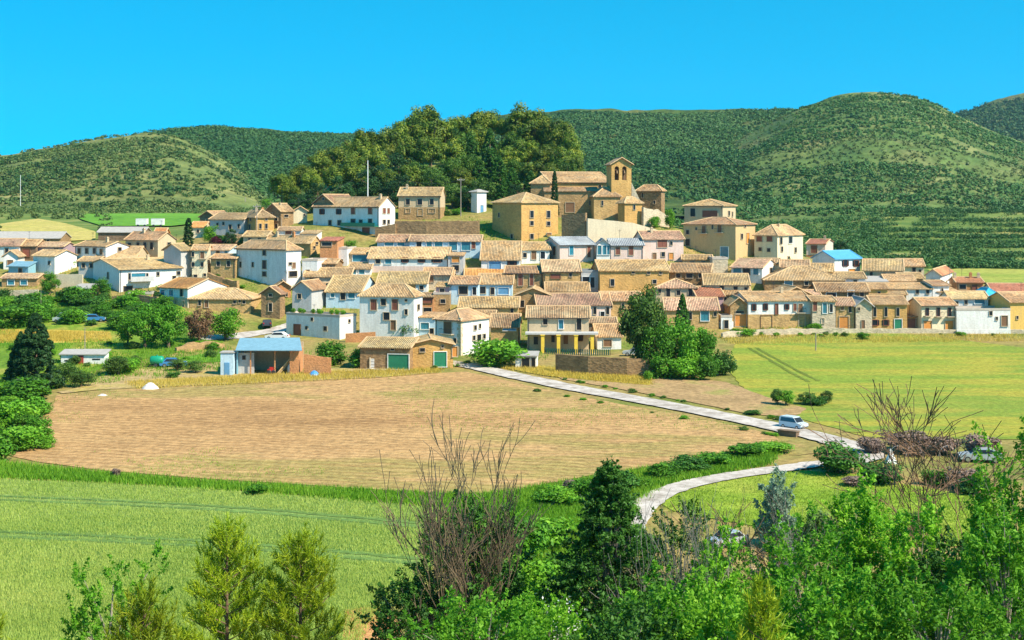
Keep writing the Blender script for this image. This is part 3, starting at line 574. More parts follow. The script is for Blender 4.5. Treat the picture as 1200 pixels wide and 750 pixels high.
H('house', 'tan roofed house row left of the pergola house', 357, 410, None, 324, 336, 314, 2, 'gx', 'lstone', 'gold', '366,327,4,3,k;390,329,4,4,w', d=9)
H('blue_house', 'long pale blue house with glazed gallery under the stone terrace wall', 480, 563, None, 282.5, 303, 275.5, 3, 'gx', 'blue', 'pink', '491,287,6,8,W;503,287,6,8,t;514,287,9,8,t;531,288,9,10,t;546,288,10,10,t;555,287,4,8,s', d=8)
H('blue_house', 'small bright blue house with brown roof left of the glazed gallery', 442, 480, None, 283, 296, 275, 5, 'gx', 'blue', 'brown', '456,286,10,4,t;470,286,8,4,t', d=8)
H('row_house', 'long white house with wide ochre roof and three dark windows, middle row', 432, 524, None, 302.5, 320, 290, 4, 'gx', 'white', 'gold', '443,306,5,5,w;455,306,7,6,t;474.5,304.5,5,5,r;494,304.5,5,5,r;512,304.5,8,5,r', d=10, base=('pink', 312))
H('tower_house', 'small grey house with glazed dormer wall beside the long white house', 525, 543, None, 299.5, 322, 296, 2, 'shed', 'grey', 'tan', '534,304,9,6,o;534,314,8,7,k', d=6)
H('tile_house', 'house under broad ochre roof with shaded blue white front, left of the pyramid roof', 382, 423, None, 342, 362, 323, 8, 'gx', 'blue', 'gold', '390,346,5,5,t;402,347,6,8,w;412,346,8,7,t', d=14)  # blue shade of the white front is put into the wall colour
H('tile_house', 'tiled house whose ochre roof rises behind the pyramid roof', 442, 500, None, 332, 350, 318.5, 2, 'gx', 'white', 'gold', '483,336,8,4,o;494,337,4,5,w', d=11)
H('stone_house', 'narrow stone house with raised attic window among the middle roofs', 496, 528, None, 322, 345, 314, 4, 'gx', 'lstone', 'tan', '505.5,327,5,7,d', d=7, dz=-2)
H('blue_house', 'bright blue house with black window under a tan roof in the middle', 527, 560, None, 333, 358, 324, 6, 'gx', 'blue', 'tan', '543,340,10,9,k;556,341,5,9,W', d=8)
H('house', 'mauve shaded house next to the bright blue house', 511, 527, None, 336, 356, 331, 2, 'shed', 'purple', 'tan', '518,341,6,6,k', d=6)
H('stone_house', 'stone cottage with small square window below the mauve house', 508, 527, None, 345, 368, 341, 0, 'flat', 'tan', 'terrace', '519,353,6,5,w', d=6)
H('house', 'brick red balcony house behind the right side of the pyramid roof', 494, 508, None, 348, 372, 343, 0, 'shed', 'brick', 'tan', '501,352,10,6,R;501,363,9,5,k', d=6)
H('white_house', 'pale two storey house with pyramid roof and red shuttered balconies', 421.5, 485, 495, 346.5, 398, 326, 14, 'hip', 'white', 'gold', '438,357,7,12,s;449.5,354,6,7,w;463,357,7,13,s;453,370.5,7,9,w;476,352,3,3,k;476,365.5,4,6,k;461,381,6,11,d;>490,360,3,6,w', chim=[])
H('white_house', 'white corner house with stone quoins and hip roof beside the lane', 510, 540, 573, 375, 417, 362, 32, 'hip', 'white', 'gold', '525,384,9,14,B;533.5,399,4,6,w;534,412,7,11,o;>556.5,384,3,5,w;>562,382,2,5,w;>555,396,3,5,w;>567,394,3,5,w;>561,396,4,8,w', chim=[])
for nm, u in (('left', 0),):
    bk = HOUSES['white corner house with stone quoins and hip roof beside the lane']
    q = MB()
    for k in range(12): e = .5 if k % 2 else .75; z = k * .55; q.box(bk['w'] / 2 - e, bk['w'] / 2 + .04, -.05, e, z, z + .5)
    q.build('quoin', W['lstone'], bk['root'], bk['loc'], bk['rz'])
H('house', 'house with tan roof and shaded passage right of the pyramid roof', 490, 512, None, 372, 396, 366, 10, 'shed', 'blue', 'tan', '498,382,10,8,t;506,388,5,6,k', d=7)
H('terrace_house', 'flat roofed white house with planted terrace and dark garage door', 335.5, 398, 417.5, 372, 398, 371, 32, 'flat', 'white', 'terrace', '348.5,387,8,14,R;381.5,385,4,5,w;359.5,384,3,4,k;366,374,3,4,k;>409,376,2,4,w', d=10)
H('garage', 'long low garage with green door and wide rosy roof', 422, 480, None, 407.5, 434, 396, 10, 'gx', 'stone', 'gold', '460,409,5,3,k;467,424,24,17,G', 'garage', d=10)
H('garage', 'yellow stone gabled garage with dark green gate at the lane', 479.5, 531, None, 404, 433, 398, -6, 'gy', 'yellow', 'tan', '516,421,15,18,G;495,410,6,4,k;518.5,406,3,3,k;533,412,6,11,o', 'garage', d=9, dz=-1)
# middle right of centre
H('house', 'transformer tower, tall narrow white hut with blue door under the pines', 559, 570, 552, 224.5, 250, 222.5, -38, 'hip', 'white', 'ash', '564.5,245,4,9,b', 'tower', sink=3)
H('palace', 'tall yellow stone palace with shaded left side and hip roof below the church', 611, 654, 577, 237, 284, 226, -36, 'hip', 'yellow', 'tan', '623,251,4,8,w;642.5,251,4,8,w;623,261.5,4,5,w;642.5,262,4,5,w;623,277,4,6,w;643,278,6,10,d;627,237.5,2,2,k;643,238,2,2,k;>585,252,2,5,k;>600,277,3,5,k', 'palace', chim=[], sink=4)
H('tile_house', 'white house with big mottled roof and little red window left of the palace foot', 564, 609, None, 304, 322, 283, 2, 'gx', 'white', 'tan', '600,308,6,5,r;580,311,14,10,b', d=13)
H('village_house', 'low white house with rosy roof in front of the yellow palace', 611, 644, None, 292.5, 310, 284, -6, 'gx', 'white', 'tan', '625.5,299,5,9,d;636,299,5,8,W;615,299,4,5,w', d=8)
H('village_house', 'grey roofed beige house with pink gable end and tall shutters', 656, 697, 636, 287, 311, 278, -20, 'gx', 'pink', 'grey', '669.5,293.5,5,11,t;690,295,4,13,s;670,307,5,6,o;>643.5,294,3,9,s;>650,294,3,11,s')
H('village_house', 'narrow bay with white framed glazing between two grey roofs', 699, 715, None, 287, 311, 280, 0, 'gy', 'white', 'grey', '702.5,293,4,11,t;708.5,293,4,11,t;713,293,3,11,t', d=8)
H('village_house', 'pink fronted grey roofed house with two brown shutters right of the glazed bay', 716, 754, None, 287.5, 311, 280, -4, 'gx', 'pink', 'grey', '724,294,5,9,s;739.5,293.5,5,11,s;735,306,4,5,o', d=8)
H('village_house', 'pale pink sunlit house with brown balcony window below the concrete ramp', 754, 801, None, 280, 306, 271, -10, 'gx', 'pink', 'pink', '776,285,11,9,s;786.5,285,3,4,w;767,300,4,7,d;777,298,4,5,w;786.5,300,5,7,o', d=8, chim=[-.4])
H('village_house', 'tan stone house with tall brown shutters left of the red flower balcony', 592, 636, None, 320, 345, 312, 4, 'gx', 'tan', 'tan', '610,328,6,13,s;623,328,5,13,s;597,329,4,6,w', d=7)
H('village_house', 'house with red awning and red flowers on a balcony, middle of village', 637, 680, None, 318, 346, 305, -4, 'gx', 'sand', 'pink', '651,324,11,5,R;651,334,7,8,p;668.5,322,3,4,w;668.5,334,4,5,B', d=9)
H('tower_house', 'narrow grey house with white bay window right of the red flower balcony', 681, 702, None, 319, 345, 316, 0, 'flat', 'grey', 'grey', '687,331,9,13,W;694,331,6,12,W', d=7)
H('stone_house', 'wide golden stone house with tan roof and three small windows above the big tree', 703, 784, None, 317, 350, 305, -5, 'gx', 'yellow', 'tan', '717.5,331,4,8,w;717.5,344,3,3,w;767,330,4,4,w;742,319.5,3,2,k;760,320,3,2,k;774,320,3,2,k', d=11)
H('house', 'blue shaded house with tan tiled roof behind the blue parasol', 561, 600, None, 332.5, 352, 321, 3, 'gx', 'blue', 'tan', '564,340,10,8,w;577,341,4,8,w;590,341,12,8,b', d=8)
H('tile_house', 'small house with orange patched roof above the blue parasol', 545, 591, None, 326, 334, 315, 0, 'gx', 'lstone', 'orange', '', d=7, dz=-3)
H('stone_house', 'stone house with broad gable front and single square window', 604, 645, None, 346, 368, 338, 4, 'gy', 'tan', 'gold', '628.5,351.5,5,6,w;612,356,5,8,k', d=9)
H('stone_house', 'stone building with dark openings and mottled roof above the round green tree', 538, 607, None, 360, 382, 348, 2, 'gx', 'sand', 'tan', '560,363.5,4,4,k;582,366,4,8,k;600,364,4,6,k', d=10)
H('cottage', 'low cottage with brown tiled roof beside the yellow pillared house', 575, 607, None, 383, 406, 368, 4, 'gx', 'sand', 'brown', '597,386,16,3,b', d=9)
H('pink_house', 'mauve pink house under wide rosy roof behind the pillared house', 630, 716, None, 357.5, 378, 344, -4, 'gx', 'pink', 'pink', '697,364,4,8,w;712,364,4,8,w;706,368,5,6,W', d=10)
H('porch_house', 'beige house with yellow pillared porch and long brown roof', 618, 690, None, 372, 412, 359, 2, 'gx', 'beige', 'brown', '639,377,5,7,w;657.5,380,5,11,t;678.5,380,5,13,w;628,399,5,9,k;648,397,4,8,w;663,398,5,11,d;680,396,4,6,r', d=9)
pk = HOUSES['beige house with yellow pillared porch and long brown roof']
for px in (636, 654.5, 675, 694):
    h = P(px, 410, pk['D'] - 2.8) - Vector(pk['root'].location)
    MB().box(-.3, .3, -.3, .3, -.4, 3.1).box(-.4, .4, -.4, .4, 3.1, 3.3).build('porch_pillar', plain('yellow_paint', (.8, .55, .06), .8), pk['root'], (h.x, h.y, 0))
MB().box(-pk['w'] / 2 - .3, pk['w'] / 2 + 1.6, -3.3, -.02, 3.3, 3.6).build('porch_roof', W['grey'], pk['root'], pk['loc'], pk['rz'])
MB().box(-pk['w'] / 2 - .3, pk['w'] / 2 + 1.6, -3.3, .02, -1.5, -.02).build('porch_floor', W['conc'], pk['root'], pk['loc'], pk['rz'])
H('house', 'tile roofed shed with white wall and plank door right of the pillared porch', 700, 728, None, 394, 410, 380, -4, 'gx', 'white', 'tan', '712,402,9,8,d', d=8)
H('house', 'brown house with dark attic opening between the porch house and the big tree', 690, 722, None, 378, 396, 372, 0, 'gx', 'dark', 'brown', '701,381,4,3,k', d=6)
H('shed', 'small grey white shed with open dark doorway below the porch terrace', 604, 629, None, 417, 432, 414.5, 4, 'shed', 'white', 'ash', '616,425,8,11,k;625,425,4,11,w', 'shed', d=4)
# upper right cluster
H('house', 'top house with brown glazed balcony and white sunlit side on the crest', 802, 847, 862, 241, 276, 234, 24, 'hip', 'beige', 'tan', '832,250.5,17,8,s;812,249,5,10,k;>854,250,3,6,w;>858,251,2,6,w', D=345, chim=[])
H('palace', 'big tan mansion with balconies and golden sunlit right end', 801, 862, 885, 263, 305, 255, 36, 'hip', 'sandp', 'tan', '806,272,3,5,w;816,268,2,3,w;825,269,4,8,B;835,266,2,5,w;843.5,268,4,8,B;806,284,5,8,w;849,296,8,13,t;>873,264,3,4,w;>869,277,3,6,w;>876,279,4,12,o', 'mansion', chim=[])
H('palace', 'cream mansion with open brown upper gallery and round roof right of the tan mansion', 884, 911, 941, 275, 306, 262, 37, 'hip', 'cream', 'gold', '890,280,6,6,s;902,280,6,6,s;891,292,3,4,w;901,293,3,4,w;>915,282,4,8,w;>926,281,6,8,W;>916,292,3,6,w;>932,293,3,6,w;>924,303,3,5,w', 'mansion', chim=[.2])
H('house', 'red brown house with big dark window right of the cream mansion', 945, 967, 979, 286, 306, 280.5, 18, 'gx', 'pink', 'red', '954,292,7,9,s', base=('brick', 299), chim=[.6])
H('white_house', 'white house with bright blue metal roof and grey gable side', 978, 1008, 952, 303, 322, 294, -32, 'gx', 'white', 'blue', '990.5,308.5,5,6,r;1003,308.5,5,6,r;998,318,8,5,o', d=10)
H('tile_house', 'long tan roofed house to the right of the blue metal roof', 1012, 1058, None, 317, 336, 304, 14, 'gx', 'beige', 'gold', '1021,322,3,6,w;1036,322,4,4,k;1048,325,5,6,k', d=12, dz=-1)
H('tile_house', 'stepped house with twin tan roofs at the back right', 1054, 1083, None, 312, 330, 303.5, 8, 'gx', 'cream', 'tan', '1071,316,4,5,w;1078,318,3,4,w', d=9)
H('white_house', 'small grey white gabled house in front of the side field', 1085, 1102, 1116, 322, 340, 316, 24, 'gy', 'white', 'red', '1093,330,4,5,k;>1109,331,3,4,w')
H('house', 'red brick house with brown chimneys near the green side field', 1121, 1152, None, 331, 346, 325, 6, 'gx', 'brick', 'red', '1128,336,8,6,k;1142,337,5,6,R', d=8, chim=[-.9, .3, .9])
H('white_house', 'blue white house with flat front and small dark windows, right middle row', 1041, 1092, None, 338.5, 356, 332, 3, 'gx', 'white', 'tan', '1056,342,3,4,w;1075,342,3,4,w;1087,342,3,4,w', d=8)
H('white_house', 'bright white house with one small window joined to the blue white house', 1093, 1112, None, 334.5, 356, 329, -10, 'gx', 'white', 'tan', '1104,340,2,4,w', d=8)
H('house', 'grey roofed shed house with dark front below the long tan roof', 1006, 1040, None, 330, 345, 324, 4, 'shed', 'grey', 'ash', '1015,334,12,4,k;1031,336,5,6,w', d=7)
H('village_house', 'yellow walled house with tan roof between the grey shed roof and the white houses', 1002, 1040, None, 338.5, 357, 332, 2, 'gx', 'gold', 'tan', '1009,343,5,4,w;1030,344,3,5,w', d=7)
H('tile_house', 'house with dark recessed veranda below the golden stone house', 785, 832, None, 319, 338, 309, 12, 'gx', 'stone', 'tan', '795,323,5,6,k;808,323,7,6,k;822,323,6,5,w', d=10)
H('house', 'flat topped white house with tall parapet below the tan mansion', 835, 853, None, 304, 326, 302, 0, 'flat', 'lstone', 'terrace', '', d=7)
H('white_house', 'shaded blue white courtyard house with white sunlit gable under the mansions', 857, 893, 912, 314, 333, 303.5, 30, 'gx', 'white', 'pink', '864,317,8,8,t;875,318,8,8,k;886,318,6,8,t;>903,317,3,6,w')
H('tile_house', 'house with wide pale hip roof behind the pruned tree, right of centre', 896, 988, None, 328, 346, 312, 5, 'hip', 'stone', 'gold', '924,333,9,8,t;945,332,4,4,k;962,332,4,4,k;978,332,3,4,w', d=13, chim=[.5])
H('tile_house', 'house with low tan roof and white shuttered doors in the right middle', 958, 1018, None, 341.5, 360, 331.5, 3, 'gx', 'stone', 'tan', '974,346,11,6,W;997,345,7,9,W;1010,345,5,4,k', d=9)
H('house', 'mauve brick house with rosy roof at the right of the big trees', 817, 848, None, 347, 366, 336, -6, 'gx', 'purple', 'red', '838,354,4,6,w', d=9)
H('house', 'tan hip roofed house above the conifer with dark upstairs openings', 768, 816, None, 337, 360, 327, 4, 'hip', 'beige', 'pink', '783,343,5,10,k;809,342,5,9,k;773,341,3,4,k;795,343,4,6,w', d=9)
H('village_house', 'yellow house with broad tan roof and dark windows right of the mauve brick house', 826, 878, None, 334, 358, 321, 4, 'gx', 'cream', 'gold', '846,338,4,6,w;862,338,4,5,w;874,339,3,5,w;835,345,4,5,w', d=11)
H('house', 'house with dusky red roof and glazed ground floor beside the conifer', 780, 842, None, 363, 386, 349, 2, 'gx', 'sand', 'pink', '826,370,10,12,t;838,368,3,5,w;806,370,9,8,k', d=10)
H('tile_house', 'house with tan twin slope roof just behind the long white and stone house', 908, 958, None, 349, 366, 337, -6, 'gy', 'sand', 'gold', '', d=9)
H('village_house', 'long house, white above and stone below, with red gate and arched orange door', 877, 951, 857, 352.5, 385, 342, -5, 'gx', 'white', 'tan', '883.5,360,4,7,r;897,359.5,4,7,r;910,362,4,12,R;922,359.5,4,6,r;931.5,360,4,8,s;938,361,5,10,B;898,377,13,14,R;939.5,377,7,13,o', base=('sand', 368.5), d=11, chim=[.3])
H('garage', 'stone gabled garage with red brown door left of the white and stone house', 856, 876, None, 357, 385, 345.5, 0, 'gy', 'tan', 'tan', '868,375,13,14,o;867,366,10,3,k', 'garage', d=8, dz=-1)
H('house', 'grey stone house with teal upper storey and green creeper at its foot', 952, 979, None, 353, 386, 347, 0, 'gx', 'lstone', 'tan', '955,359,5,11,s;966.5,361,5,12,t;974,361,4,10,W;964,376,3,6,w', d=9, base=('lstone', 368))
H('house', 'stone house with orange garage door and wide rosy eaves', 980, 1001, None, 358, 386, 349, 4, 'gx', 'sand', 'pink', '989,378,11,14,o;987,361,4,5,d;996,362,3,8,k', d=9)
H('house', 'plain pale stone house left of the yellow house on the front row', 1003, 1022, None, 358, 387, 347, 0, 'gy', 'lstone', 'ash', '1011.5,380,4,9,d;1006.5,362,2,3,k', d=9)
H('yellow_house', 'yellow front row house with three tall windows and green gate', 1022.5, 1063, None, 356.5, 387, 347, 2, 'gx', 'yellow', 'tan', '1025,365.5,4,11,w;1038,365.5,4,11,w;1052,365.5,4,10,w;1025,378,6,6,r;1038,378,5,6,r;1052.5,380,8,12,G', d=9)
H('house', 'low brown porch house recessed between the two front row houses', 1062, 1080, None, 371, 387, 369, 0, 'shed', 'brick', 'brown', '1069,379,9,10,R;1076,378,5,9,o', d=6, dz=-1)
H('village_house', 'cream front row house with three balconies and two orange doors', 1080, 1120, 1063, 358, 388, 349, -10, 'gx', 'cream', 'tan', '1086.5,365.5,4,9,p;1099.5,365.5,4,9,p;1112.5,365.5,4,9,p;1087,382,9,12,o;1112,382,10,12,o', d=10)
H('white_house', 'white walled house with planted terrace right of the cream balcony house', 1121, 1184, None, 364, 388, 362, -2, 'flat', 'white', 'terrace', '1161,367,3,5,w;1177,376,7,12,d;1168,373,2,4,k', d=7)
H('village_house', 'white house set back above the planted terrace with tan roof and blue awning', 1113, 1158, None, 350, 372, 341.5, 4, 'gx', 'white', 'gold', '1132,354,4,5,w;1148,353,12,6,t;1121,355,3,4,w', d=8)
H('house', 'small house with teal metal roof at the right', 1153, 1173, None, 347, 366, 337, -4, 'hip', 'grey', 'teal', '1163,351,10,5,k', d=7)
H('village_house', 'long red roofed house at the right edge in front of the side field', 1164, 1240, None, 343, 360, 332.5, 6, 'gx', 'white', 'red', '1180,349,4,5,w;1200,349,4,5,w', d=10)
H('yellow_house', 'golden yellow house cut by the right edge of the picture', 1184, 1222, None, 354, 387, 342.5, -8, 'gx', 'gold', 'tan', '1192,372,2,3,k;1208,365,4,9,w', d=10)
H('house', 'tiny house with tan roof between the white gable and the terrace at right', 1056, 1082, None, 326, 342, 320, 0, 'gx', 'tan', 'tan', '1068,330,6,6,k', d=7)
H('house', 'narrow tan house below the cream mansion with small reddish roof', 915, 948, None, 313, 332, 305, 10, 'gx', 'cream', 'brown', '', d=8, dz=-1)
H('house', 'white wall house with garden gate beside the grey driveway gate at front right', 845, 858, None, 372, 386, 371, 0, 'flat', 'white', 'terrace', '851,380,5,9,k', d=4)

# further houses tucked between the others
H('house', 'low white house filling the slope under the shaded house with white gable end', 92, 113, None, 306, 326, 301, 10, 'gx', 'grey', 'tan', '98,311,4,5,w;107,311,4,5,k', d=6)
H('shed', 'dark timber shed under the left end of the big white balcony house', 84, 106, None, 338, 350, 333, 6, 'shed', 'dark', 'ash', '95,344,9,7,k', 'shed', d=5)
H('house', 'tan house foot with dark arches below the balcony house porch', 150, 178, None, 345, 356, 342, -4, 'flat', 'sand', 'terrace', '157,350,8,8,k;169,350,6,8,k', d=4)
H('village_house', 'ochre house tucked behind the cream balcony house and the tall white block', 247, 276, None, 303, 328, 298, 12, 'gx', 'sand', 'tan', '256,309,4,5,w;268,309,4,6,k', d=6, dz=-1)
H('house', 'small tan house at the foot of the square yellow fronted house', 285, 312, None, 277, 290, 271, 8, 'gx', 'beige', 'tan', '293,281,4,4,w;304,281,4,4,w', d=7)
H('house', 'white lean house right of the low white house with red doorway', 353, 371, None, 274, 288, 270, 4, 'shed', 'white', 'gold', '361,279,6,5,k', d=6)
H('stone_house', 'brown stone house wedged left of the brick terrace house', 372, 393, None, 309, 326, 304, 6, 'gx', 'stone', 'tan', '379,314,4,5,k;388,314,3,5,w', d=7)
H('tile_house', 'tan roofed house wedged between long white row house and bright blue house', 500, 530, None, 325, 342, 317, 2, 'gx', 'sand', 'tan', '512,330,5,5,k', d=8, dz=-2)
H('house', 'pale house with dark gallery at the left of the pillared porch house', 540, 578, None, 374, 392, 364, 6, 'gx', 'lstone', 'tan', '552,380,4,5,w;566,380,5,5,k', d=7, dz=-3)
H('stone_house', 'brown house under a tan roof behind the stone gable front', 640, 690, None, 341, 356, 331, 0, 'gx', 'stone', 'tan', '655,346,4,5,k;672,346,4,5,w', d=8)
H('tile_house', 'tan roofed house above the mauve pink house beside the big tree', 706, 752, None, 352, 372, 342, -3, 'gx', 'sand', 'tan', '716,358,4,6,w;730,358,4,6,k', d=8)
H('village_house', 'cream house under the left corner of the big tan mansion', 800, 834, None, 304, 318, 299, 6, 'gx', 'sandp', 'tan', '811,309,4,5,w;824,309,4,5,k', d=6)
H('house', 'ochre house with small windows under the cream mansion terrace', 876, 914, None, 309, 324, 303, 8, 'gx', 'cream', 'gold', '886,314,3,5,w;900,314,3,5,w', d=6, dz=-2)
H('tile_house', 'tan roofed house between the pale hip roof and the blue metal roof', 934, 976, None, 318, 336, 309, 10, 'gx', 'sandp', 'tan', '947,323,4,5,w;962,323,5,5,k', d=8)
H('house', 'white low house between the blue metal roof and long tan roof', 978, 1014, None, 326, 342, 319, 2, 'gx', 'white', 'gold', '988,331,4,5,w;1003,331,5,5,k', d=7)
H('village_house', 'beige house above the blue white house in the right middle row', 1038, 1072, None, 329, 344, 322, 4, 'gx', 'cream', 'gold', '1048,334,4,5,w;1062,334,4,5,w', d=7)
H('house', 'grey lean to between the bright white house and red brick house', 1098, 1124, None, 342, 356, 337, 0, 'shed', 'grey', 'tan', '1110,347,6,6,k', d=6)
H('tile_house', 'low ochre house in front of the yellow house with broad tan roof', 838, 880, None, 345, 362, 337, 2, 'gx', 'sand', 'tan', '850,351,4,5,w;866,351,4,5,k', d=7)
H('house', 'white house with rosy roof behind the long white and stone house', 934, 962, None, 347, 362, 340, -4, 'gx', 'white', 'pink', '945,352,5,5,w', d=7)
H('stone_house', 'tan house with upper windows above the yellow front row house', 1018, 1062, None, 345, 362, 337, 2, 'gx', 'tan', 'tan', '1030,350,3,5,w;1046,350,3,5,k', d=7, dz=-2)
# ------------------------------------------------------------------ the church on the crest
ch = root_for('church', 617, 780, 262, 'golden stone church with twin bell gable on top of the village', 'church', D=352)
block(ch, 646, 716, 619, 213.5, 262, 202, -12, 'gx', 'yellow', RF['tan'], '703,219,3,5,k', D=356, d=12, wallname='nave_wall', roofname='nave_roof', sink=5)
block(ch, 622, 645, None, 214, 262, 204, 12, 'hip', 'tan', RF['gold'], '', D=355, d=12, wallname='apse_wall', roofname='apse_roof', sink=5)
block(ch, 638, 700, None, 224, 262, 219.5, 0, 'shed', 'tan', RF['tan'], '692,238,3,6,k;668,243,10,11,d', D=351, d=5, wallname='aisle_wall', roofname='aisle_roof', sink=5)
block(ch, 696, 727, None, 229.5, 262, 219, -6, 'hip', 'sand', RF['tan'], '706,238,2,6,k', D=346, d=9, wallname='chapel_wall', roofname='chapel_roof', sink=5)
block(ch, 732, 752.5, 724, 237, 264, 231, -28, 'hip', 'yellow', RF['tan'], '743,243,3,6,k', D=341, d=8, wallname='sacristy_wall', roofname='sacristy_roof', sink=5)
block(ch, 746, 775, 779, 222.5, 262, 216.5, 22, 'hip', 'stone', RF['tan'], '767,237,3,4,k;753,229,2,6,k', D=356, d=8, wallname='annex_wall', roofname='annex_roof', sink=5)
# bell gable: a wall with two real arched openings
Db = 348; bx0, bx1 = 716.5, 740; pb = P((bx0 + bx1) / 2, 262, Db); wB = (bx1 - bx0) * Db / F / math.cos(R(14)); zz = lambda y: -(y - HY) * Db / F - ch.location.z
def arch(cx, z0, z1, r, n=8): return [(cx + r * math.cos(math.pi * k / n), z1 + r * math.sin(math.pi * k / n)) for k in range(n + 1)]
bm = MB(); hB = wB / 2; zl, zs_, zt, zp = zz(211), zz(197.5), zz(192), zz(185)
dB = 4.5
bm.box(-hB, hB, 0, dB, -5, zl)
r = .56; c1, c2 = -hB * .46, hB * .3
for y0, y1 in ((0, .9), (dB - .9, dB)):
    for x0, x1 in ((-hB, c1 - r), (c1 + r, c2 - r), (c2 + r, hB)): bm.ext([(x0, zl), (x1, zl), (x1, zs_), (x0, zs_)], y0, y1)
    for cc, xl, xr in ((c1, -hB, (c1 + c2) / 2), (c2, (c1 + c2) / 2, hB)):
        ar = [(cc + r * math.cos(math.pi * k / 8), zs_ + r * math.sin(math.pi * k / 8)) for k in range(9)]
        bm.ext([(xr, zs_), (xr, zt), (xl, zt), (xl, zs_)] + ar[::-1], y0, y1)
    bm.ext([(-hB, zt), (hB, zt), (0, zp)], y0, y1)
for x0, x1 in ((-hB, -hB + .35),): bm.box(x0, x1, .9, dB - .9, zl, zt)
lb = Vector((pb.x, pb.y, ch.location.z)) - Vector(ch.location)
bm.build('bell_gable', W['yellow'], ch, lb, R(12))
ov = .5; sl = (zp - zt) / hB
tp = [(-hB - ov, -.5, zt - sl * ov + .12), (0, -.5, zp + .12), (0, dB + .5, zp + .12), (-hB - ov, dB + .5, zt - sl * ov + .12), (hB + ov, -.5, zt - sl * ov + .12), (hB + ov, dB + .5, zt - sl * ov + .12)]
o = bpy.data.objects.new('bell_gable_roof', roof_mesh('bell_gable_roof', tp, [(0, 1, 2, 3), (1, 4, 5, 2)], .2, [(1, 2), (0, 1), (4, 1)], RF['pink'])); o.location = lb; o.rotation_euler = (0, 0, R(12)); link(o, ch)
MB().box(-hB + .36, hB - .1, dB * .5, dB * .5 + .2, zl, zt).build('belfry_back', W['dark'], ch, lb, R(12))
for cc in (c1, c2):
    MB().lathe([(.12, .75), (.22, .7), (.28, .3), (.34, .1), (.45, 0)], (0, 0, 0), 14).build('bell', plain('bronze', (.12, .08, .04), .45, .6), ch, lb + Vector((cc * math.cos(R(12)), cc * math.sin(R(12)) + .45, zs_ - 1.2)), smooth=True)
    MB().tube([(-.6, 0, .85), (.6, 0, .85)], .09).build('bell_yoke', BRWN, ch, lb + Vector((cc * math.cos(R(12)), cc * math.sin(R(12)) + .45, zs_ - 1.2)), R(12))
MB().add([(0, 0, -4), (2.2, 0, -4), (2.2, 0, zz(236)), (0, 0, zz(214)), (0, 1, -4), (2.2, 1, -4), (2.2, 1, zz(236)), (0, 1, zz(214))], [(0, 1, 2, 3), (4, 7, 6, 5), (0, 4, 5, 1), (1, 5, 6, 2), (2, 6, 7, 3), (3, 7, 4, 0)]).build('buttress', W['lstone'], ch, lb + Vector((hB, .5, 0)), 0)

# ------------------------------------------------------------------ walls, ramps and terraces
def wall(name, label, pts, h, th, mat, cat='wall', top=None, D=None, uneven=.12, sink=2.5):
    """free wall along ground points given as photo pixels (px, base y, depth or None); h height(s) in metres"""
    W3 = [P(p[0], p[1], p[2]) if len(p) > 2 and p[2] else at(p[0], p[1], 150) for p in pts]; hs = h if hasattr(h, '__len__') else [h] * len(W3)
    o0 = W3[0].copy(); m = MB(); prev = None; S = []
    for i in range(len(W3) - 1):
        n = max(2, int((W3[i + 1] - W3[i]).length / 1.2))
        for k in range(n + (i == len(W3) - 2)): t = k / n; S.append((W3[i].lerp(W3[i + 1], t), hs[i] + (hs[i + 1] - hs[i]) * t))
    for i, (p, hh) in enumerate(S):
        d = (S[min(i + 1, len(S) - 1)][0] - S[max(i - 1, 0)][0]); d.z = 0; d.normalize(); nn = Vector((-d.y, d.x, 0)) * th / 2; q = p - o0; z = hh + random.uniform(-uneven, uneven)
        m.v += [tuple(q - nn + Vector((0, 0, -sink))), tuple(q + nn + Vector((0, 0, -sink))), tuple(q + nn + Vector((0, 0, z))), tuple(q - nn + Vector((0, 0, z)))]
        if i:
            a = len(m.v) - 8; b = a + 4
            for j in range(4): m.f.append((a + j, b + j, b + (j + 1) % 4, a + (j + 1) % 4))
    m.f += [(0, 1, 2, 3), tuple(len(m.v) - 4 + j for j in (3, 2, 1, 0))]
    o = m.build(name, mat, None, o0); return tag(o, label, cat)
wall('retaining_wall', 'long brown stone terrace wall below the lone tan house', [(463, 277), (500, 279), (562, 280)], [3.6, 4.0, 4.2], .8, W['stone'])
wall('retaining_wall', 'pale concrete ramp wall climbing from the palace to below the church', [(688, 285, 327), (740, 283, 331), (775, 283, 335), (800, 283, 338)], [5.7, 4.4, 2.4, .9], .8, W['conc'], uneven=.03)
wall('retaining_wall', 'brown stone wall beside the palace with light coping', [(659, 285, 331), (687, 285, 328)], [6.6, 7.0], .8, W['stone'], uneven=.02)
wall('garden_wall', 'ruined stone wall with creepers right of the church', [(753, 264, 342), (770, 262, 345), (784, 262, 347)], [4.2, 3.4, 2.2], .7, W['lstone'], uneven=.3)
wall('retaining_wall', 'long grey brown stone wall under the pillared porch terrace', [(652, 436), (690, 439), (735, 441), (775, 441)], [2.9, 2.9, 2.8, 2.6], .6, W['stone'], uneven=.05)
wall('stone_wall', 'low dry stone wall along the top of the yellow green field', [(846, 396), (890, 392.5), (960, 391), (1040, 390.5), (1120, 390.5), (1230, 391)], [1.0, 1.1, 1.0, .9, .7, .6], .6, W['lstone'], uneven=.14)
wall('retaining_wall', 'crumbling brown wall below the white balcony house', [(132, 356), (160, 358), (185, 362)], [1.6, 2.2, 2.4], .6, W['stone'], uneven=.1)
wall('garden_wall', 'brown garden wall with rust coloured fence at the left', [(66, 351), (90, 356), (112, 358)], [1.6, 1.8, 1.4], .5, W['stone'], uneven=.1)
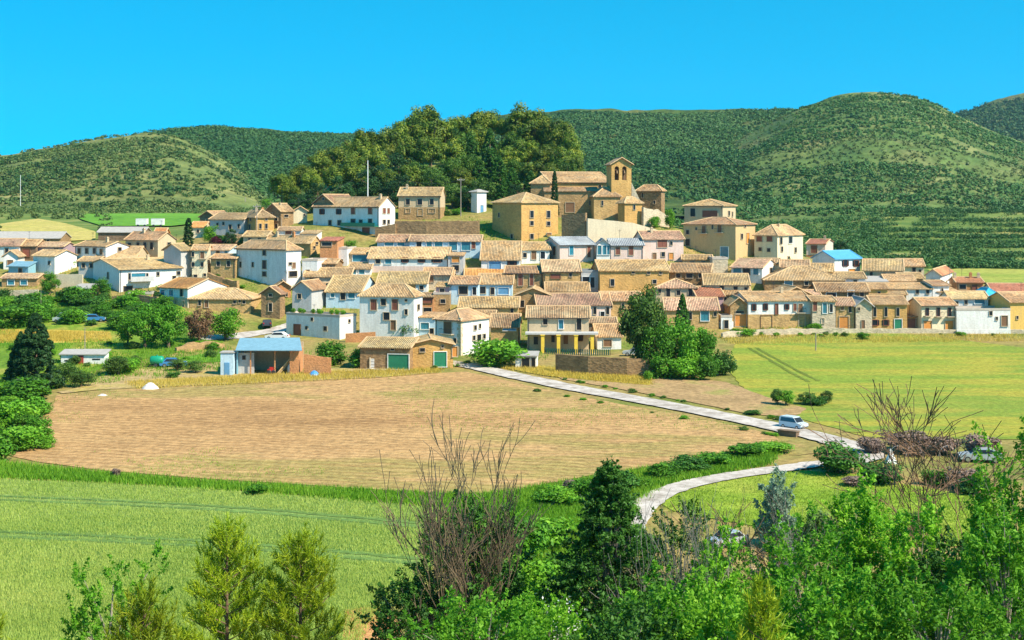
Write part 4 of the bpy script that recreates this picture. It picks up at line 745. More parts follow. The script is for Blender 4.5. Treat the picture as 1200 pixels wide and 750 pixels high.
wall('garden_wall', 'grey garden wall with a green top at the far left', [(12, 350), (45, 350)], [1.7, 1.9], .5, W['lstone'], uneven=.05)
wall('stone_wall', 'ruined rubble wall between the brown tree and the vegetable plot', [(206, 412), (235, 410), (262, 408)], [.9, 1.4, .8], .6, W['tan'], uneven=.3)
wall('brick_wall', 'rusty orange brick wall running right from the open shed', [(356, 439), (388, 439)], [3.2, 2.6], .4, W['brick'], uneven=.03)
wall('retaining_wall', 'orange brick garden wall with light pillars below the pyramid roof house', [(405, 401), (440, 401)], [1.6, 1.9], .4, W['brick'], uneven=.02)
wall('retaining_wall', 'rough stone bank wall below the church street, middle left', [(244, 330), (262, 331)], [1.8, 1.2], 1.2, W['stone'], uneven=.3)
wall('garden_wall', 'white plastered garden wall with hedge beside the driveway gate', [(1121, 391), (1184, 391)], [.8, .8], .3, W['white'], uneven=.02)
wall('retaining_wall', 'tan retaining wall in front of the lower mansions', [(801, 310, 322), (845, 309, 321)], [2.0, 1.6], .4, W['conc'], uneven=.03)
wall('retaining_wall', 'cream rendered terrace wall among the upper left gardens', [(66, 337), (97, 338)], [2.9, 3.0], .5, W['conc'], uneven=.05)
wall('retaining_wall', 'brown stone wall right below the white longhouse', [(440, 277), (464, 278)], [2.0, 3.2], .6, W['stone'], uneven=.1)
wall('retaining_wall', 'stone steps and bank wall left of the tall white block', [(262, 336), (279, 340)], [1.6, 2.0], .8, W['tan'], uneven=.2)
# ------------------------------------------------------------------ foliage
def quads(C, size, outward=None, el=1.0, bias=.45, r=rng):
    """leaf-shaped quads at points C"""
    n = len(C); N = r.normal(size=(n, 3))
    if outward is not None: N = N / np.linalg.norm(N, axis=1)[:, None] * (1 - bias) + outward * bias
    N /= np.linalg.norm(N, axis=1)[:, None] + 1e-9
    t = np.cross(N, r.normal(size=(n, 3))); t /= np.linalg.norm(t, axis=1)[:, None] + 1e-9; b = np.cross(N, t)
    s = (size * r.uniform(.6, 1.35, n))[:, None] if np.isscalar(size) else (size * r.uniform(.7, 1.3, n))[:, None]
    V = np.stack([C + t * s * el, C + b * s * .55, C - t * s * el, C - b * s * .55], 1).reshape(-1, 3)
    return V, np.arange(4 * n).reshape(n, 4)
def clump_cloud(cl, rad, per, size, r, flat=.85, el=1.0, bias=.58):
    """cl: clump centres (n,3), rad: clump radii -> leaves on lumpy shells, tint per leaf"""
    n = len(cl); k = n * per; idx = np.repeat(np.arange(n), per)
    d = r.normal(size=(k, 3)); d /= np.linalg.norm(d, axis=1)[:, None]; rr = (r.random(k) ** .4)[:, None] * rad[idx][:, None]
    C = cl[idx] + d * rr * np.array([1, 1, flat]); V, Fc = quads(C, size, d * np.array([.8, .8, .8]) + np.array([0, 0, .25]), el, bias, r)
    tint = np.clip(.5 + r.normal(0, .16, n)[idx] + r.normal(0, .15, k), 0, 1); return V, Fc, np.repeat(tint, 4)
def crown_round(seed, n=26, per=150, size=.035, rad=.17, zc=.6, rx=.36, rz=.36, hollow=.5, lump=.25, bias=.58):
    r = np.random.default_rng(seed); d = r.normal(size=(n, 3)); d /= np.linalg.norm(d, axis=1)[:, None]; d[:, 2] = d[:, 2] * .95
    rr = r.uniform(hollow, 1, n)[:, None] * (1 + r.normal(0, lump * .4, n)[:, None]); cl = d * rr * np.array([rx, rx, rz]) + np.array([0, 0, zc])
    return clump_cloud(cl, rad * r.uniform(.6, 1.25, n), per, size, r, bias=bias)
def crown_cone(seed, n=150, per=34, size=.03, rx=.22, z0=.06, pw=1.0, rad=.055, droop=.1):
    r = np.random.default_rng(seed); h = r.random(n) ** .75; rr = rx * (1 - h) ** pw * (.55 + .45 * r.random(n)) + .008; a = r.uniform(0, 6.283, n)
    cl = np.stack([rr * np.cos(a), rr * np.sin(a), z0 + (1 - z0 - .02) * h - droop * rr], 1)
    return clump_cloud(cl, rad * (1.15 - h * .8) * r.uniform(.6, 1.3, n), per, size, r, .6, 1.3)
def trunk_mb(h, r0, lean=0, limbs=5, seed=0, top=.75, spread=.3):
    r = random.Random(seed); m = MB(); p = [(0, 0, -.08)]; x = y = 0
    for i in range(1, 6): x += r.uniform(-.02, .02) + lean * .05; y += r.uniform(-.02, .02); p.append((x, y, h * i / 5))
    m.tube(p, [r0 * (1.25 - .95 * i / 5) for i in range(6)], 7)
    for k in range(limbs):
        t = r.uniform(.4, .95); i = int(t * 5); b = Vector(p[i]); a = r.uniform(0, 6.28); q = b + Vector((math.cos(a) * spread * .5, math.sin(a) * spread * .5, .1)); e = q + Vector((math.cos(a) * spread * .5, math.sin(a) * spread * .5, top * .25))
        m.tube([b, q, e], [r0 * .5, r0 * .33, r0 * .1], 5)
    return m
BARK = plain('bark', (.16, .105, .065), .95, var=.3, scale=6); GBARK = plain('grey_bark', (.3, .26, .22), .95, var=.3, scale=8)
LM = {'green': leafmat('broad_leaves', [(.03, .11, .006), (.08, .24, .012), (.15, .36, .025)]), 'bright': leafmat('bright_leaves', [(.06, .18, .008), (.13, .34, .015), (.24, .45, .035)]),
      'pine': leafmat('pine_needles', [(.035, .085, .01), (.115, .185, .015), (.32, .34, .035)], .2), 'dark': leafmat('dark_needles', [(.012, .05, .014), (.028, .09, .02), (.06, .14, .03)], .15),
      'deep': leafmat('deep_green_leaves', [(.02, .07, .01), (.065, .15, .014), (.16, .26, .025)], .2), 'fir': leafmat('fir_needles', [(.02, .075, .01), (.05, .15, .016), (.1, .24, .03)], .2), 'olive': leafmat('olive_leaves', [(.045, .11, .02), (.1, .2, .03), (.19, .3, .055)]), 'maroon': leafmat('maroon_leaves', [(.06, .01, .015), (.12, .015, .03), (.18, .03, .05)]),
      'rust': leafmat('brown_leaves', [(.16, .08, .04), (.25, .14, .07), (.34, .2, .1)]), 'near_green': leafmat('near_green_leaves', [(.045, .17, .01), (.13, .35, .018), (.26, .5, .04)], .42), 'near_bright': leafmat('near_bright_leaves', [(.08, .24, .012), (.2, .46, .022), (.36, .6, .055)], .42), 'silver': leafmat('silver_leaves', [(.14, .24, .15), (.25, .38, .26), (.38, .5, .38)]), 'yellow': leafmat('young_pine_needles', [(.13, .24, .008), (.28, .4, .015), (.46, .52, .035)]),
      'grass': leafmat('grass_blades', [(.08, .24, .012), (.17, .36, .02), (.34, .46, .05)], .35), 'wheat': leafmat('wheat_blades', [(.29, .43, .07), (.44, .55, .115), (.6, .64, .18)], .35), 'mead': leafmat('mead_blades', [(.12, .25, .015), (.24, .36, .03), (.4, .44, .07)], .35), 'straw': leafmat('straw_blades', [(.45, .34, .05), (.62, .48, .09), (.7, .56, .16)], .3),
      'scrub': leafmat('scrub_leaves', [(.025, .085, .02), (.048, .13, .026), (.09, .175, .04)], .1), 'garrigue': leafmat('garrigue_leaves', [(.045, .1, .025), (.095, .15, .035), (.17, .2, .06)], .1), 'lilac': leafmat('dry_twigs', [(.14, .09, .07), (.24, .16, .13), (.33, .24, .18)], .1)}
PROTO = {}
def proto(kind, var):
    key = (kind, var)
    if key in PROTO: return PROTO[key]
    s = hash_(kind) + var * 101
    if kind in ('green', 'bright', 'olive', 'rust', 'maroon'): V, Fc, t = crown_round(s, 30, 150, .026, .17, .52, .36, .4); tr = trunk_mb(.5, .035, seed=s)
    elif kind == 'pine': V, Fc, t = crown_round(s, 40, 210, .021, .135, .64, .3, .32, .35, .25, .78); tr = trunk_mb(.75, .022, seed=s, limbs=6)
    elif kind == 'stone_pine': V, Fc, t = crown_round(s, 34, 200, .02, .13, .76, .34, .18, .35, .3, .78); tr = trunk_mb(.75, .02, seed=s, limbs=7)
    elif kind == 'cypress': V, Fc, t = crown_cone(s, 260, 80, .012, .12, .02, .42, .035, 0); tr = trunk_mb(.5, .02, seed=s, limbs=0)
    elif kind == 'fir': V, Fc, t = crown_cone(s, 240, 46, .016, .36, .03, .8, .06, .25); tr = trunk_mb(.9, .02, seed=s, limbs=0)
    elif kind == 'deep': V, Fc, t = crown_round(s, 44, 230, .02, .14, .56, .34, .38, .4, .3, .7); tr = trunk_mb(.6, .025, seed=s)
    elif kind == 'spruce': V, Fc, t = crown_cone(s, 380, 60, .018, .38, .02, .75, .06, .22); tr = trunk_mb(.9, .02, seed=s, limbs=0)
    elif kind == 'dark': V, Fc, t = crown_round(s, 40, 170, .02, .13, .5, .3, .46, .6, .3); tr = trunk_mb(.7, .025, seed=s)
    elif kind in ('bush', 'bush_bright', 'bush_dark', 'bush_olive', 'bush_lilac'): V, Fc, t = crown_round(s, 26, 120, .045, .24, .42, .42, .4, .5, .3); tr = None
    mat = LM[{'stone_pine': 'pine', 'cypress': 'dark', 'spruce': 'dark', 'deep': 'deep', 'dark': 'dark', 'bush': 'green', 'bush_bright': 'bright', 'bush_dark': 'fir', 'bush_olive': 'olive', 'bush_lilac': 'lilac'}.get(kind, kind)]
    me = npmesh('foliage' if tr is None else 'crown', V, Fc, mat, t)
    PROTO[key] = (me, tr.mesh('trunk', BARK) if tr else None); return PROTO[key]
def hash_(s): return sum((i + 3) * ord(c) for i, c in enumerate(s))
CATS = {'pine': 'tree', 'stone_pine': 'tree', 'green': 'tree', 'bright': 'tree', 'olive': 'tree', 'rust': 'tree', 'maroon': 'tree', 'dark': 'tree', 'cypress': 'tree', 'fir': 'tree'}
NVAR = {'pine': 4, 'stone_pine': 2, 'bush': 4, 'bush_bright': 3, 'bush_dark': 3, 'green': 3, 'bright': 3}
def tree(kind, px, yb, ytop, wpx, label, name=None, D=None, group=None, var=None):
    """a tree read off the photograph: foot px,yb - top ytop - crown width wpx (photo pixels)"""
    p = P(px, yb, D) if D else at(px, yb, 66); D = p.y; h = (yb - ytop) * D / F; w = wpx * D / F
    v = random.randrange(NVAR.get(kind, 2)) if var is None else var; me, tr = proto(kind, v)
    wn = {'cypress': .24, 'fir': .68, 'spruce': .7, 'pine': .8, 'stone_pine': .88, 'dark': .8}.get(kind, .98 if kind.startswith('bush') else .92)
    s = (w / wn, w / wn, h); rz = random.uniform(0, 6.28)
    if kind.startswith('bush'):
        o = bpy.data.objects.new(name or 'bush', me); o.location = p; o.rotation_euler = (0, 0, rz); o.scale = s; link(o); return tag(o, label, 'bush', group)
    r = empty(name or {'pine': 'pine_tree', 'stone_pine': 'pine_tree', 'cypress': 'cypress_tree', 'fir': 'conifer_tree', 'spruce': 'conifer_tree', 'dark': 'conifer_tree'}.get(kind, 'broadleaf_tree'), p, label, 'tree', group, rz); r.scale = s
    link(bpy.data.objects.new('crown', me), r)
    if tr: link(bpy.data.objects.new('trunk', tr), r)
    return r
# --- the pine grove on the hilltop: (foot px, depth, top y, width, kind)
G = [(330, 388, 200, 40, 'pine'), (352, 392, 190, 42, 'pine'), (376, 398, 178, 44, 'pine'), (398, 404, 168, 46, 'pine'), (420, 408, 158, 48, 'pine'), (342, 372, 214, 34, 'pine'), (366, 374, 200, 36, 'pine'), (392, 378, 190, 40, 'pine'), (416, 380, 180, 42, 'pine'),
     (430, 412, 145, 46, 'pine'), (452, 412, 148, 44, 'pine'), (440, 388, 172, 42, 'pine'), (466, 418, 138, 48, 'pine'), (488, 424, 128, 56, 'pine'), (505, 420, 124, 54, 'pine'), (522, 424, 134, 46, 'pine'), (478, 400, 160, 44, 'pine'), (504, 398, 156, 42, 'pine'), (455, 374, 195, 38, 'pine'),
     (545, 430, 132, 46, 'stone_pine'), (566, 432, 125, 52, 'stone_pine'), (588, 430, 136, 44, 'stone_pine'), (610, 424, 123, 54, 'pine'), (630, 424, 130, 50, 'pine'), (646, 420, 134, 46, 'pine'), (660, 414, 138, 42, 'pine'), (672, 408, 152, 36, 'pine'),
     (530, 402, 164, 40, 'pine'), (552, 404, 160, 36, 'fir'), (574, 402, 150, 38, 'fir'), (596, 400, 168, 40, 'pine'), (618, 402, 160, 44, 'pine'), (640, 398, 166, 42, 'pine'), (660, 394, 172, 40, 'pine'), (674, 388, 180, 28, 'pine'), (562, 384, 186, 38, 'fir'), (585, 380, 182, 36, 'fir'), (600, 374, 196, 36, 'fir'), (542, 380, 194, 36, 'pine'), (622, 380, 186, 38, 'pine'), (646, 378, 188, 36, 'pine'),
     (566, 368, 204, 36, 'olive'), (590, 366, 210, 30, 'fir'), (480, 378, 190, 38, 'pine'), (510, 380, 192, 34, 'olive'), (430, 372, 196, 38, 'dark'), (400, 368, 204, 38, 'dark'), (372, 366, 212, 36, 'dark'), (460, 366, 206, 34, 'dark'), (446, 384, 186, 40, 'dark'), (348, 364, 222, 30, 'dark'), (412, 390, 184, 40, 'dark'), (470, 372, 202, 38, 'dark'), (490, 384, 186, 42, 'deep'), (512, 374, 200, 38, 'deep'), (530, 366, 212, 34, 'olive'), (528, 388, 180, 40, 'deep'), (552, 390, 176, 38, 'deep'), (576, 392, 172, 38, 'fir'), (604, 386, 184, 38, 'deep'), (622, 370, 200, 34, 'fir'), (640, 368, 198, 34, 'deep'), (606, 364, 214, 30, 'dark'), (548, 364, 216, 30, 'dark'), (664, 382, 184, 34, 'deep'), (440, 396, 176, 42, 'deep'), (464, 394, 172, 42, 'dark'), (545, 412, 148, 42, 'deep'), (560, 418, 142, 42, 'pine'), (600, 414, 148, 42, 'deep')]
GL = {'pine': 'rounded olive green pine among the grove on the hilltop', 'stone_pine': 'flat topped umbrella pine on the skyline of the hilltop grove', 'fir': 'pointed bright conifer in front of the hilltop pines', 'olive': 'pale loose tree on the slope under the hilltop pines', 'dark': 'dark shaded conifer low in the hilltop grove', 'deep': 'deep green full crowned tree inside the hilltop grove'}
for px, D, yt, w, k in G:
    z = float(Tp(px, D)); yb = HY - z * F / D
    tree(k, px, yb, yt, w, GL[k], D=D, group='%s trees of the hilltop grove' % k.replace('_', ' '))
# --- trees and bushes in and below the village
TR = [('cypress', 221, 289, 255, 12, 'tall dark cypress left of the cream balcony house'), ('bright', 246, 286, 262, 24, 'bright green tree right of the tall cypress'), ('maroon', 253, 290, 276, 16, 'small maroon leaved tree beside the bright green tree'), ('bush_dark', 262, 284, 274, 26, 'dark hedge behind the blue white house'), ('bush', 290, 286, 276, 20, 'green bush below the square yellow fronted house'), ('bush_bright', 82, 312, 299, 18, 'green tree crown in front of the shaded house with white gable'), ('green', 120, 348, 326, 26, 'leafy tree left of the porch of the balcony house'), ('bush', 76, 352, 340, 22, 'green bush below the cream terrace wall'), ('dark', 271, 288, 267, 18, 'dark round tree in front of the grey longhouse'),
       ('maroon', 697, 252, 244, 13, 'purple leaved shrub tree before the church chapel'), ('bright', 411, 297, 280, 22, 'palm like bright tree beside the white cube house'),
      ('bright', 312, 243, 228, 18, 'bright green tree at the left foot of the pine grove'), ('bright', 340, 241, 226, 24, 'yellow green tree under the left end of the grove'), ('bright', 358, 241, 230, 14, 'small leafy tree touching the white longhouse roof'),
      ('deep', 750, 436, 328, 70, 'tall dark green pine at the left of the big tree group'), ('green', 792, 436, 370, 60, 'broad leafy tree in the middle of the big tree group'), ('fir', 800, 420, 343, 34, 'pointed green conifer rising behind the big tree group'), ('green', 770, 440, 372, 50, 'leafy tree at the left foot of the big tree group'), ('bright', 815, 440, 376, 46, 'yellow green leafy tree at the right of the big tree group'),
      ('green', 826, 441, 384, 34, 'dark leafy tree at the right edge of the big tree group'), ('bush', 775, 443, 415, 36, 'bushy growth at the foot of the leafy trees, left'), ('bush_bright', 803, 444, 412, 40, 'bright bushy growth at the foot of the leafy trees, middle'), ('bush', 826, 445, 414, 30, 'bushy growth at the foot of the leafy trees, right'), ('bush_dark', 742, 438, 420, 20, 'dark shrub under the tall dark green pine'), ('bush_dark', 848, 440, 406, 28, 'round dark bush on the field edge right of the tree group'), ('bush_bright', 584, 429, 390, 64, 'round bright green tree bush beside the lane'), ('bush_bright', 759, 447, 431, 11, 'tiny bright green sapling on the dry grass strip'),
      ('spruce', 42, 456, 366, 64, 'large dark conifer at the left edge above the gardens'), ('spruce', 24, 452, 388, 40, 'lighter conifer growing into the large dark one'), ('green', 170, 408, 357, 50, 'leafy green tree left of the brown tree'), ('green', 198, 408, 354, 46, 'bushy green tree touching the brown tree'), ('bright', 150, 406, 362, 34, 'yellow green tree at the left of the leafy trees below the balcony house'), ('rust', 233, 403, 356, 40, 'brown leaved dry tree between green trees'),
      ('bright', 265, 398, 356, 48, 'bright green tree right of the brown tree'), ('green', 58, 345, 319, 26, 'green tree in front of the cream wall, upper left gardens'), ('bush', 20, 384, 352, 50, 'wide green bush on the far left slope'), ('bush', 48, 372, 350, 40, 'mid green bush under the upper left tree'), ('bush_dark', 88, 374, 358, 30, 'dark bush beside the parked white van'), ('bush_dark', 112, 360, 345, 34, 'dark hedge below the grey side of the balcony house'),
      ('bush_bright', 140, 438, 412, 42, 'low bright bush right of the white hut'), ('olive', 138, 440, 416, 34, 'small spreading fruit tree right of the white hut'), ('olive', 78, 448, 422, 30, 'small fruit tree below the white hut'), ('olive', 95, 453, 432, 34, 'small spreading fruit tree near the field corner'), ('olive', 62, 456, 434, 24, 'low fruit tree beside the large conifer'),
      ('bush_dark', 203, 443, 434, 16, 'round dark bush on the garden soil'), ('olive', 208, 435, 420, 24, 'small olive tree left of the open shed'), ('olive', 229, 437, 421, 26, 'small olive tree right beside the open shed'), ('bush', 386, 428, 397, 38, 'dark green bush on the bank right of the open shed'), ('bush', 424, 430, 406, 36, 'wide bush left of the white gate slats'), ('bush', 440, 426, 408, 28, 'bush behind the white gate slats'), ('bush_dark', 475, 396, 376, 28, 'dark round bush before the pyramid roof house'),
      ('bush_bright', 411, 388, 372, 12, 'small bush on the planted roof terrace edge'), ('bush_bright', 956, 388, 376, 20, 'green creeper bush at the foot of the grey stone house'), ('bush_bright', 905, 338, 328, 14, 'green tree in the courtyard of the pale hip roof house'), ('bush', 1012, 398, 388, 14, 'small shrub on the low wall by the yellow house'), ('bush_bright', 875, 394, 383, 20, 'low bush left of the low dry stone wall'), ('bush_bright', 862, 394, 382, 14, 'low bright bush by the white garden gate'), ('bush_dark', 890, 392, 384, 12, 'small dark shrub on top of the low dry stone wall'),
      ('bush_bright', 1003, 326, 318, 18, 'bright shrub below the blue metal roof'), ('dark', 985, 310, 277, 22, 'dark conifer behind the blue metal roof'), ('bright', 785, 268, 242, 16, 'leafy tree right of the ruined wall by the church'), ('bush_bright', 768, 266, 250, 14, 'ivy bush on the ruined wall by the church'), ('bush_bright', 760, 260, 244, 12, 'creeper bush on the church annex foot'),
      ('olive', 911, 474, 454, 20, 'small field tree, leftmost in the row by the meadow'), ('bright', 921, 475, 455, 28, 'bright spreading tree in the row by the meadow'), ('olive', 945, 474, 458, 26, 'middle field tree in the row by the meadow'), ('olive', 969, 473, 456, 18, 'rightmost small tree in the row by the meadow'), ('bush_dark', 955, 475, 462, 26, 'low hedge bush in the row by the meadow'), ('bush_dark', 883, 486, 479, 18, 'low roadside bush above the white van road'),
      ('bush_dark', 985, 555, 513, 60, 'large round dark green bush beside the lane bend'), ('bush_dark', 1032, 566, 536, 56, 'dark bush between the round bush and the hoops'), ('bush_lilac', 1068, 530, 500, 66, 'bare brown violet hedge behind the hoops'), ('bush_lilac', 1022, 532, 511, 36, 'bare pinkish shrub beside the white tent'), ('bush_lilac', 1105, 532, 508, 40, 'bare brown hedge end right of the hoops'), ('bush_lilac', 1150, 536, 505, 50, 'bare brown shrub behind the pale car at right'),
      ('bush', 1098, 568, 548, 34, 'green bush in front of the hoops'), ('bush_lilac', 1135, 572, 545, 50, 'dry brown shrub below the pale car'), ('bush_dark', 1140, 578, 556, 40, 'dark bush under the dry brown shrub'), ('bush_lilac', 1000, 570, 556, 30, 'dry reddish twigs at the foot of the round bush'),
      ('bush', 30, 470, 440, 60, 'hedge bush below the large conifer'), ('bush_bright', 10, 500, 462, 60, 'bright green thicket at the left edge'), ('bush', 40, 490, 462, 40, 'green thicket by the field corner'), ('bush_bright', 22, 526, 492, 56, 'lush bush at the left tip of the ploughed field'), ('bush', -10, 540, 500, 50, 'green bush cut by the left edge'), ('bush', 46, 512, 486, 30, 'small thicket bush beside the field edge'),
      ('bush', 300, 580, 566, 26, 'small dark bush on the grass balk'), ('bush_lilac', 136, 560, 547, 12, 'little dry bush at the brown field edge'),
      ('bush', 870, 536, 518, 44, 'lush bush along the lower edge of the brown field'), ('bush', 838, 545, 528, 44, 'round bush on the bank above the lane'), ('bush_dark', 805, 552, 532, 46, 'dark bush on the bank above the lane'), ('bush', 775, 560, 540, 40, 'green bush near the dark conifer top'), ('bush_dark', 720, 580, 548, 54, 'dark bush at the right corner of the brown field'), ('bush', 690, 585, 558, 46, 'green bush at the bottom of the brown field'), ('bush_bright', 655, 592, 568, 50, 'bright bush on the corner of the balk'), ('bush_lilac', 668, 575, 560, 20, 'brown dry bush on the corner of the balk'), ('bush_bright', 900, 530, 516, 50, 'grassy bush below the parked van'),
      ('bush_bright', 640, 640, 600, 70, 'tall grassy bush on the slope behind the bare tree'), ('bush', 615, 660, 600, 60, 'green bush just right of the bare tree'), ('bush_bright', 610, 700, 640, 70, 'bright bush low right of the bare tree'), ('bush', 670, 690, 640, 50, 'bush beside the hidden lane'),
      ('bush_olive', 955, 645, 590, 60, 'grey green shrub right of the silver tree'), ('bush', 905, 640, 596, 50, 'dark shrub under the silver tree'), ('olive', 1075, 625, 598, 40, 'grey olive shrub in the small meadow at right')]
tree('cypress', 650, 258, 200, 9.5, 'slim dark cypress in front of the church nave', D=346)
for t in TR: tree(t[0], t[1], t[2], t[3], t[4], t[5])
# small bushes nobody can tell apart, in gardens and on the village slope
SB = []
def bushes(n, x0, x1, y0, y1, w, kinds, label, group):
    for _ in range(n):
        px, py = random.uniform(x0, x1), random.uniform(y0, y1); ww = random.uniform(*w); tree(random.choice(kinds), px, py, py - ww * random.uniform(.55, .8), ww, label, group=group)
bushes(70, -20, 200, 350, 386, (10, 34), ('bush', 'bush_bright', 'bush', 'bush_dark'), 'low green garden bush on the left slope', 'garden bushes of the left slope')
bushes(26, -20, 260, 404, 432, (8, 18), ('bush', 'bush_bright', 'bush_olive'), 'low bush in the lower left gardens', 'bushes of the lower gardens')
bushes(26, -20, 60, 445, 535, (12, 30), ('bush', 'bush_bright'), 'green thicket bush along the left field edge', 'thicket at the left edge')
bushes(12, 180, 340, 322, 342, (5, 10), ('bush_bright', 'bush'), 'small green plant between the left houses', 'plants between the left houses')
bushes(16, 470, 570, 236, 256, (6, 13), ('bush_bright', 'bush_olive', 'bush'), 'scrubby plant on the bank under the pines', 'plants on the bank under the pines')
bushes(16, 380, 560, 424, 434, (5, 10), ('bush_olive', 'bush_bright'), 'tuft of weeds along the field track', 'weeds along the field track')
for _ in range(26):
    t = random.random(); px = 600 + 320 * t; py = 440.5 + 60 * t + random.choice((-9, 11)); ww = random.uniform(5, 12); tree(random.choice(('bush_olive', 'bush_bright')), px, py + 2, py + 2 - ww * .5, ww, 'low weed beside the concrete lane', group='weeds beside the lane')
bushes(24, 600, 760, 570, 660, (10, 26), ('bush_bright', 'bush'), 'lush weed clump on the bank behind the bare tree', 'weed clumps on the green bank')
bushes(18, 840, 1180, 392, 396, (4, 9), ('bush_bright', 'bush_olive'), 'weed tuft at the foot of the low dry stone wall', 'weeds by the low wall')
bushes(14, 400, 720, 345, 400, (3, 6), ('bush_bright', 'bush'), 'small potted green among the village houses', 'greenery among the houses')
# ------------------------------------------------------------------ grass and crops as stuff
def inpoly(poly, n):
    ys = [p[1] for p in poly]; xs = [p[0] for p in poly]; out = []
    A = np.array(poly, float); B = np.roll(A, -1, 0); tot = 0
    while tot < n:
        q = np.stack([rng.uniform(min(xs), max(xs), n), rng.uniform(min(ys), max(ys), n)], 1); ins = np.zeros(n, bool)
        for (x0, y0), (x1, y1) in zip(A, B):
            c = ((y0 <= q[:, 1]) != (y1 <= q[:, 1])); c &= q[:, 0] < x0 + (q[:, 1] - y0) * (x1 - x0) / ((y1 - y0) or 1e-9); ins ^= c
        out.append(q[ins]); tot += ins.sum()
    return np.concatenate(out)[:n]
def blades(name, label, polys, n, h, mat, cat='grass', per=4, wdt=.05, spread=.25, patch=None, clear=None):
    pts = np.concatenate([inpoly(p, int(n * k)) for p, k in polys]); w = cast(pts[:, 0], pts[:, 1]); 
    if patch: keep = fbm(w[:, 0] * patch[0], w[:, 1] * patch[0], 3) > patch[1]; w = w[keep]
    for c in clear or ():
        dm = np.concatenate([((w[i:i + 4000, None, :2] - c[None]) ** 2).sum(-1).min(1) for i in range(0, len(w), 4000)]); w = w[dm > .42]
    B = np.repeat(w, per, 0); m = len(B); B[:, :2] += rng.normal(0, spread, (m, 2)); a = rng.uniform(0, 6.283, m); hh = h * rng.uniform(.5, 1.3, m); ln = rng.normal(0, .3, (m, 2)) * hh[:, None]
    s = np.stack([np.cos(a), np.sin(a), np.zeros(m)], 1) * wdt; tip = B + np.concatenate([ln, hh[:, None]], 1); B[:, 2] -= .05
    V = np.stack([B - s, B + s, tip], 1).reshape(-1, 3); Fc = np.arange(3 * m).reshape(m, 3)
    tint = np.clip(np.repeat(fbm(w[:, 0] * .08, w[:, 1] * .08, 3), per) * .9 + rng.normal(.05, .16, m), 0, 1)
    o = link(bpy.data.objects.new(name, npmesh(name, V, Fc, mat, np.repeat(tint, 3)))); return tag(o, label, cat, kind='stuff')
blades('wheat', 'pale green standing wheat of the lower left field', [(WHEAT, 1)], 100000, .27, LM['wheat'], 'wheat', 4, .045, .3, clear=TRAM)
BALK = [(-60, 540), (0, 543), (120, 555), (250, 566), (380, 573), (480, 579), (560, 581), (600, 577), (640, 570), (690, 562), (740, 553), (800, 543), (860, 530), (905, 520), (920, 522), (900, 545), (840, 556), (780, 568), (745, 590), (700, 610), (640, 600), (560, 600), (480, 592), (380, 584), (250, 574), (120, 566), (0, 561), (-60, 556)]
BANK = [(520, 600), (640, 596), (740, 590), (735, 620), (700, 670), (640, 740), (540, 740), (530, 660)]
MEAD2 = [(800, 572), (860, 562), (940, 553), (1000, 556), (1060, 570), (1180, 590), (1190, 640), (1000, 640), (900, 620), (790, 600), (770, 590)]
blades('grass', 'long fresh green grass on the balk between the fields', [(BALK, .45), (BANK, .3)], 22000, .5, LM['grass'], 'grass', 5, .07, .4)
blades('meadow_grass', 'short grass of the small meadow behind the foreground trees', [(MEAD2, 1)], 7000, .22, LM['mead'], 'grass', 5, .05, .4)
blades('dry_grass', 'yellow dry grass along the lane and garden edges', [(STRAW, .3), ([(150, 448), (300, 440), (440, 434), (520, 432), (510, 438), (430, 444), (300, 450), (160, 456)], .4), ([(840, 394), (1200, 392), (1200, 400), (860, 404)], .2), ([(0, 388), (128, 390), (128, 400), (0, 402)], .3)], 9000, .5, LM['straw'], 'grass', 4, .05, .4)
blades('field_weeds', 'sparse green weeds on the ploughed field', [(BROWN, 1)], 9000, .22, LM['grass'], 'weeds', 3, .05, .25, patch=(.045, .52))
VILL = [(180, 330), (300, 300), (470, 258), (560, 240), (690, 250), (800, 262), (960, 310), (1180, 330), (1180, 390), (840, 396), (600, 430), (300, 440), (0, 440), (0, 300)]
blades('slope_grass', 'rough grass of the village slope and gardens', [(VILL, .55), ([(-60, 345), (200, 350), (262, 392), (262, 436), (60, 456), (-60, 540)], .45), ], 20000, .5, LM['grass'], 'grass', 4, .07, .5, patch=(.06, .4))
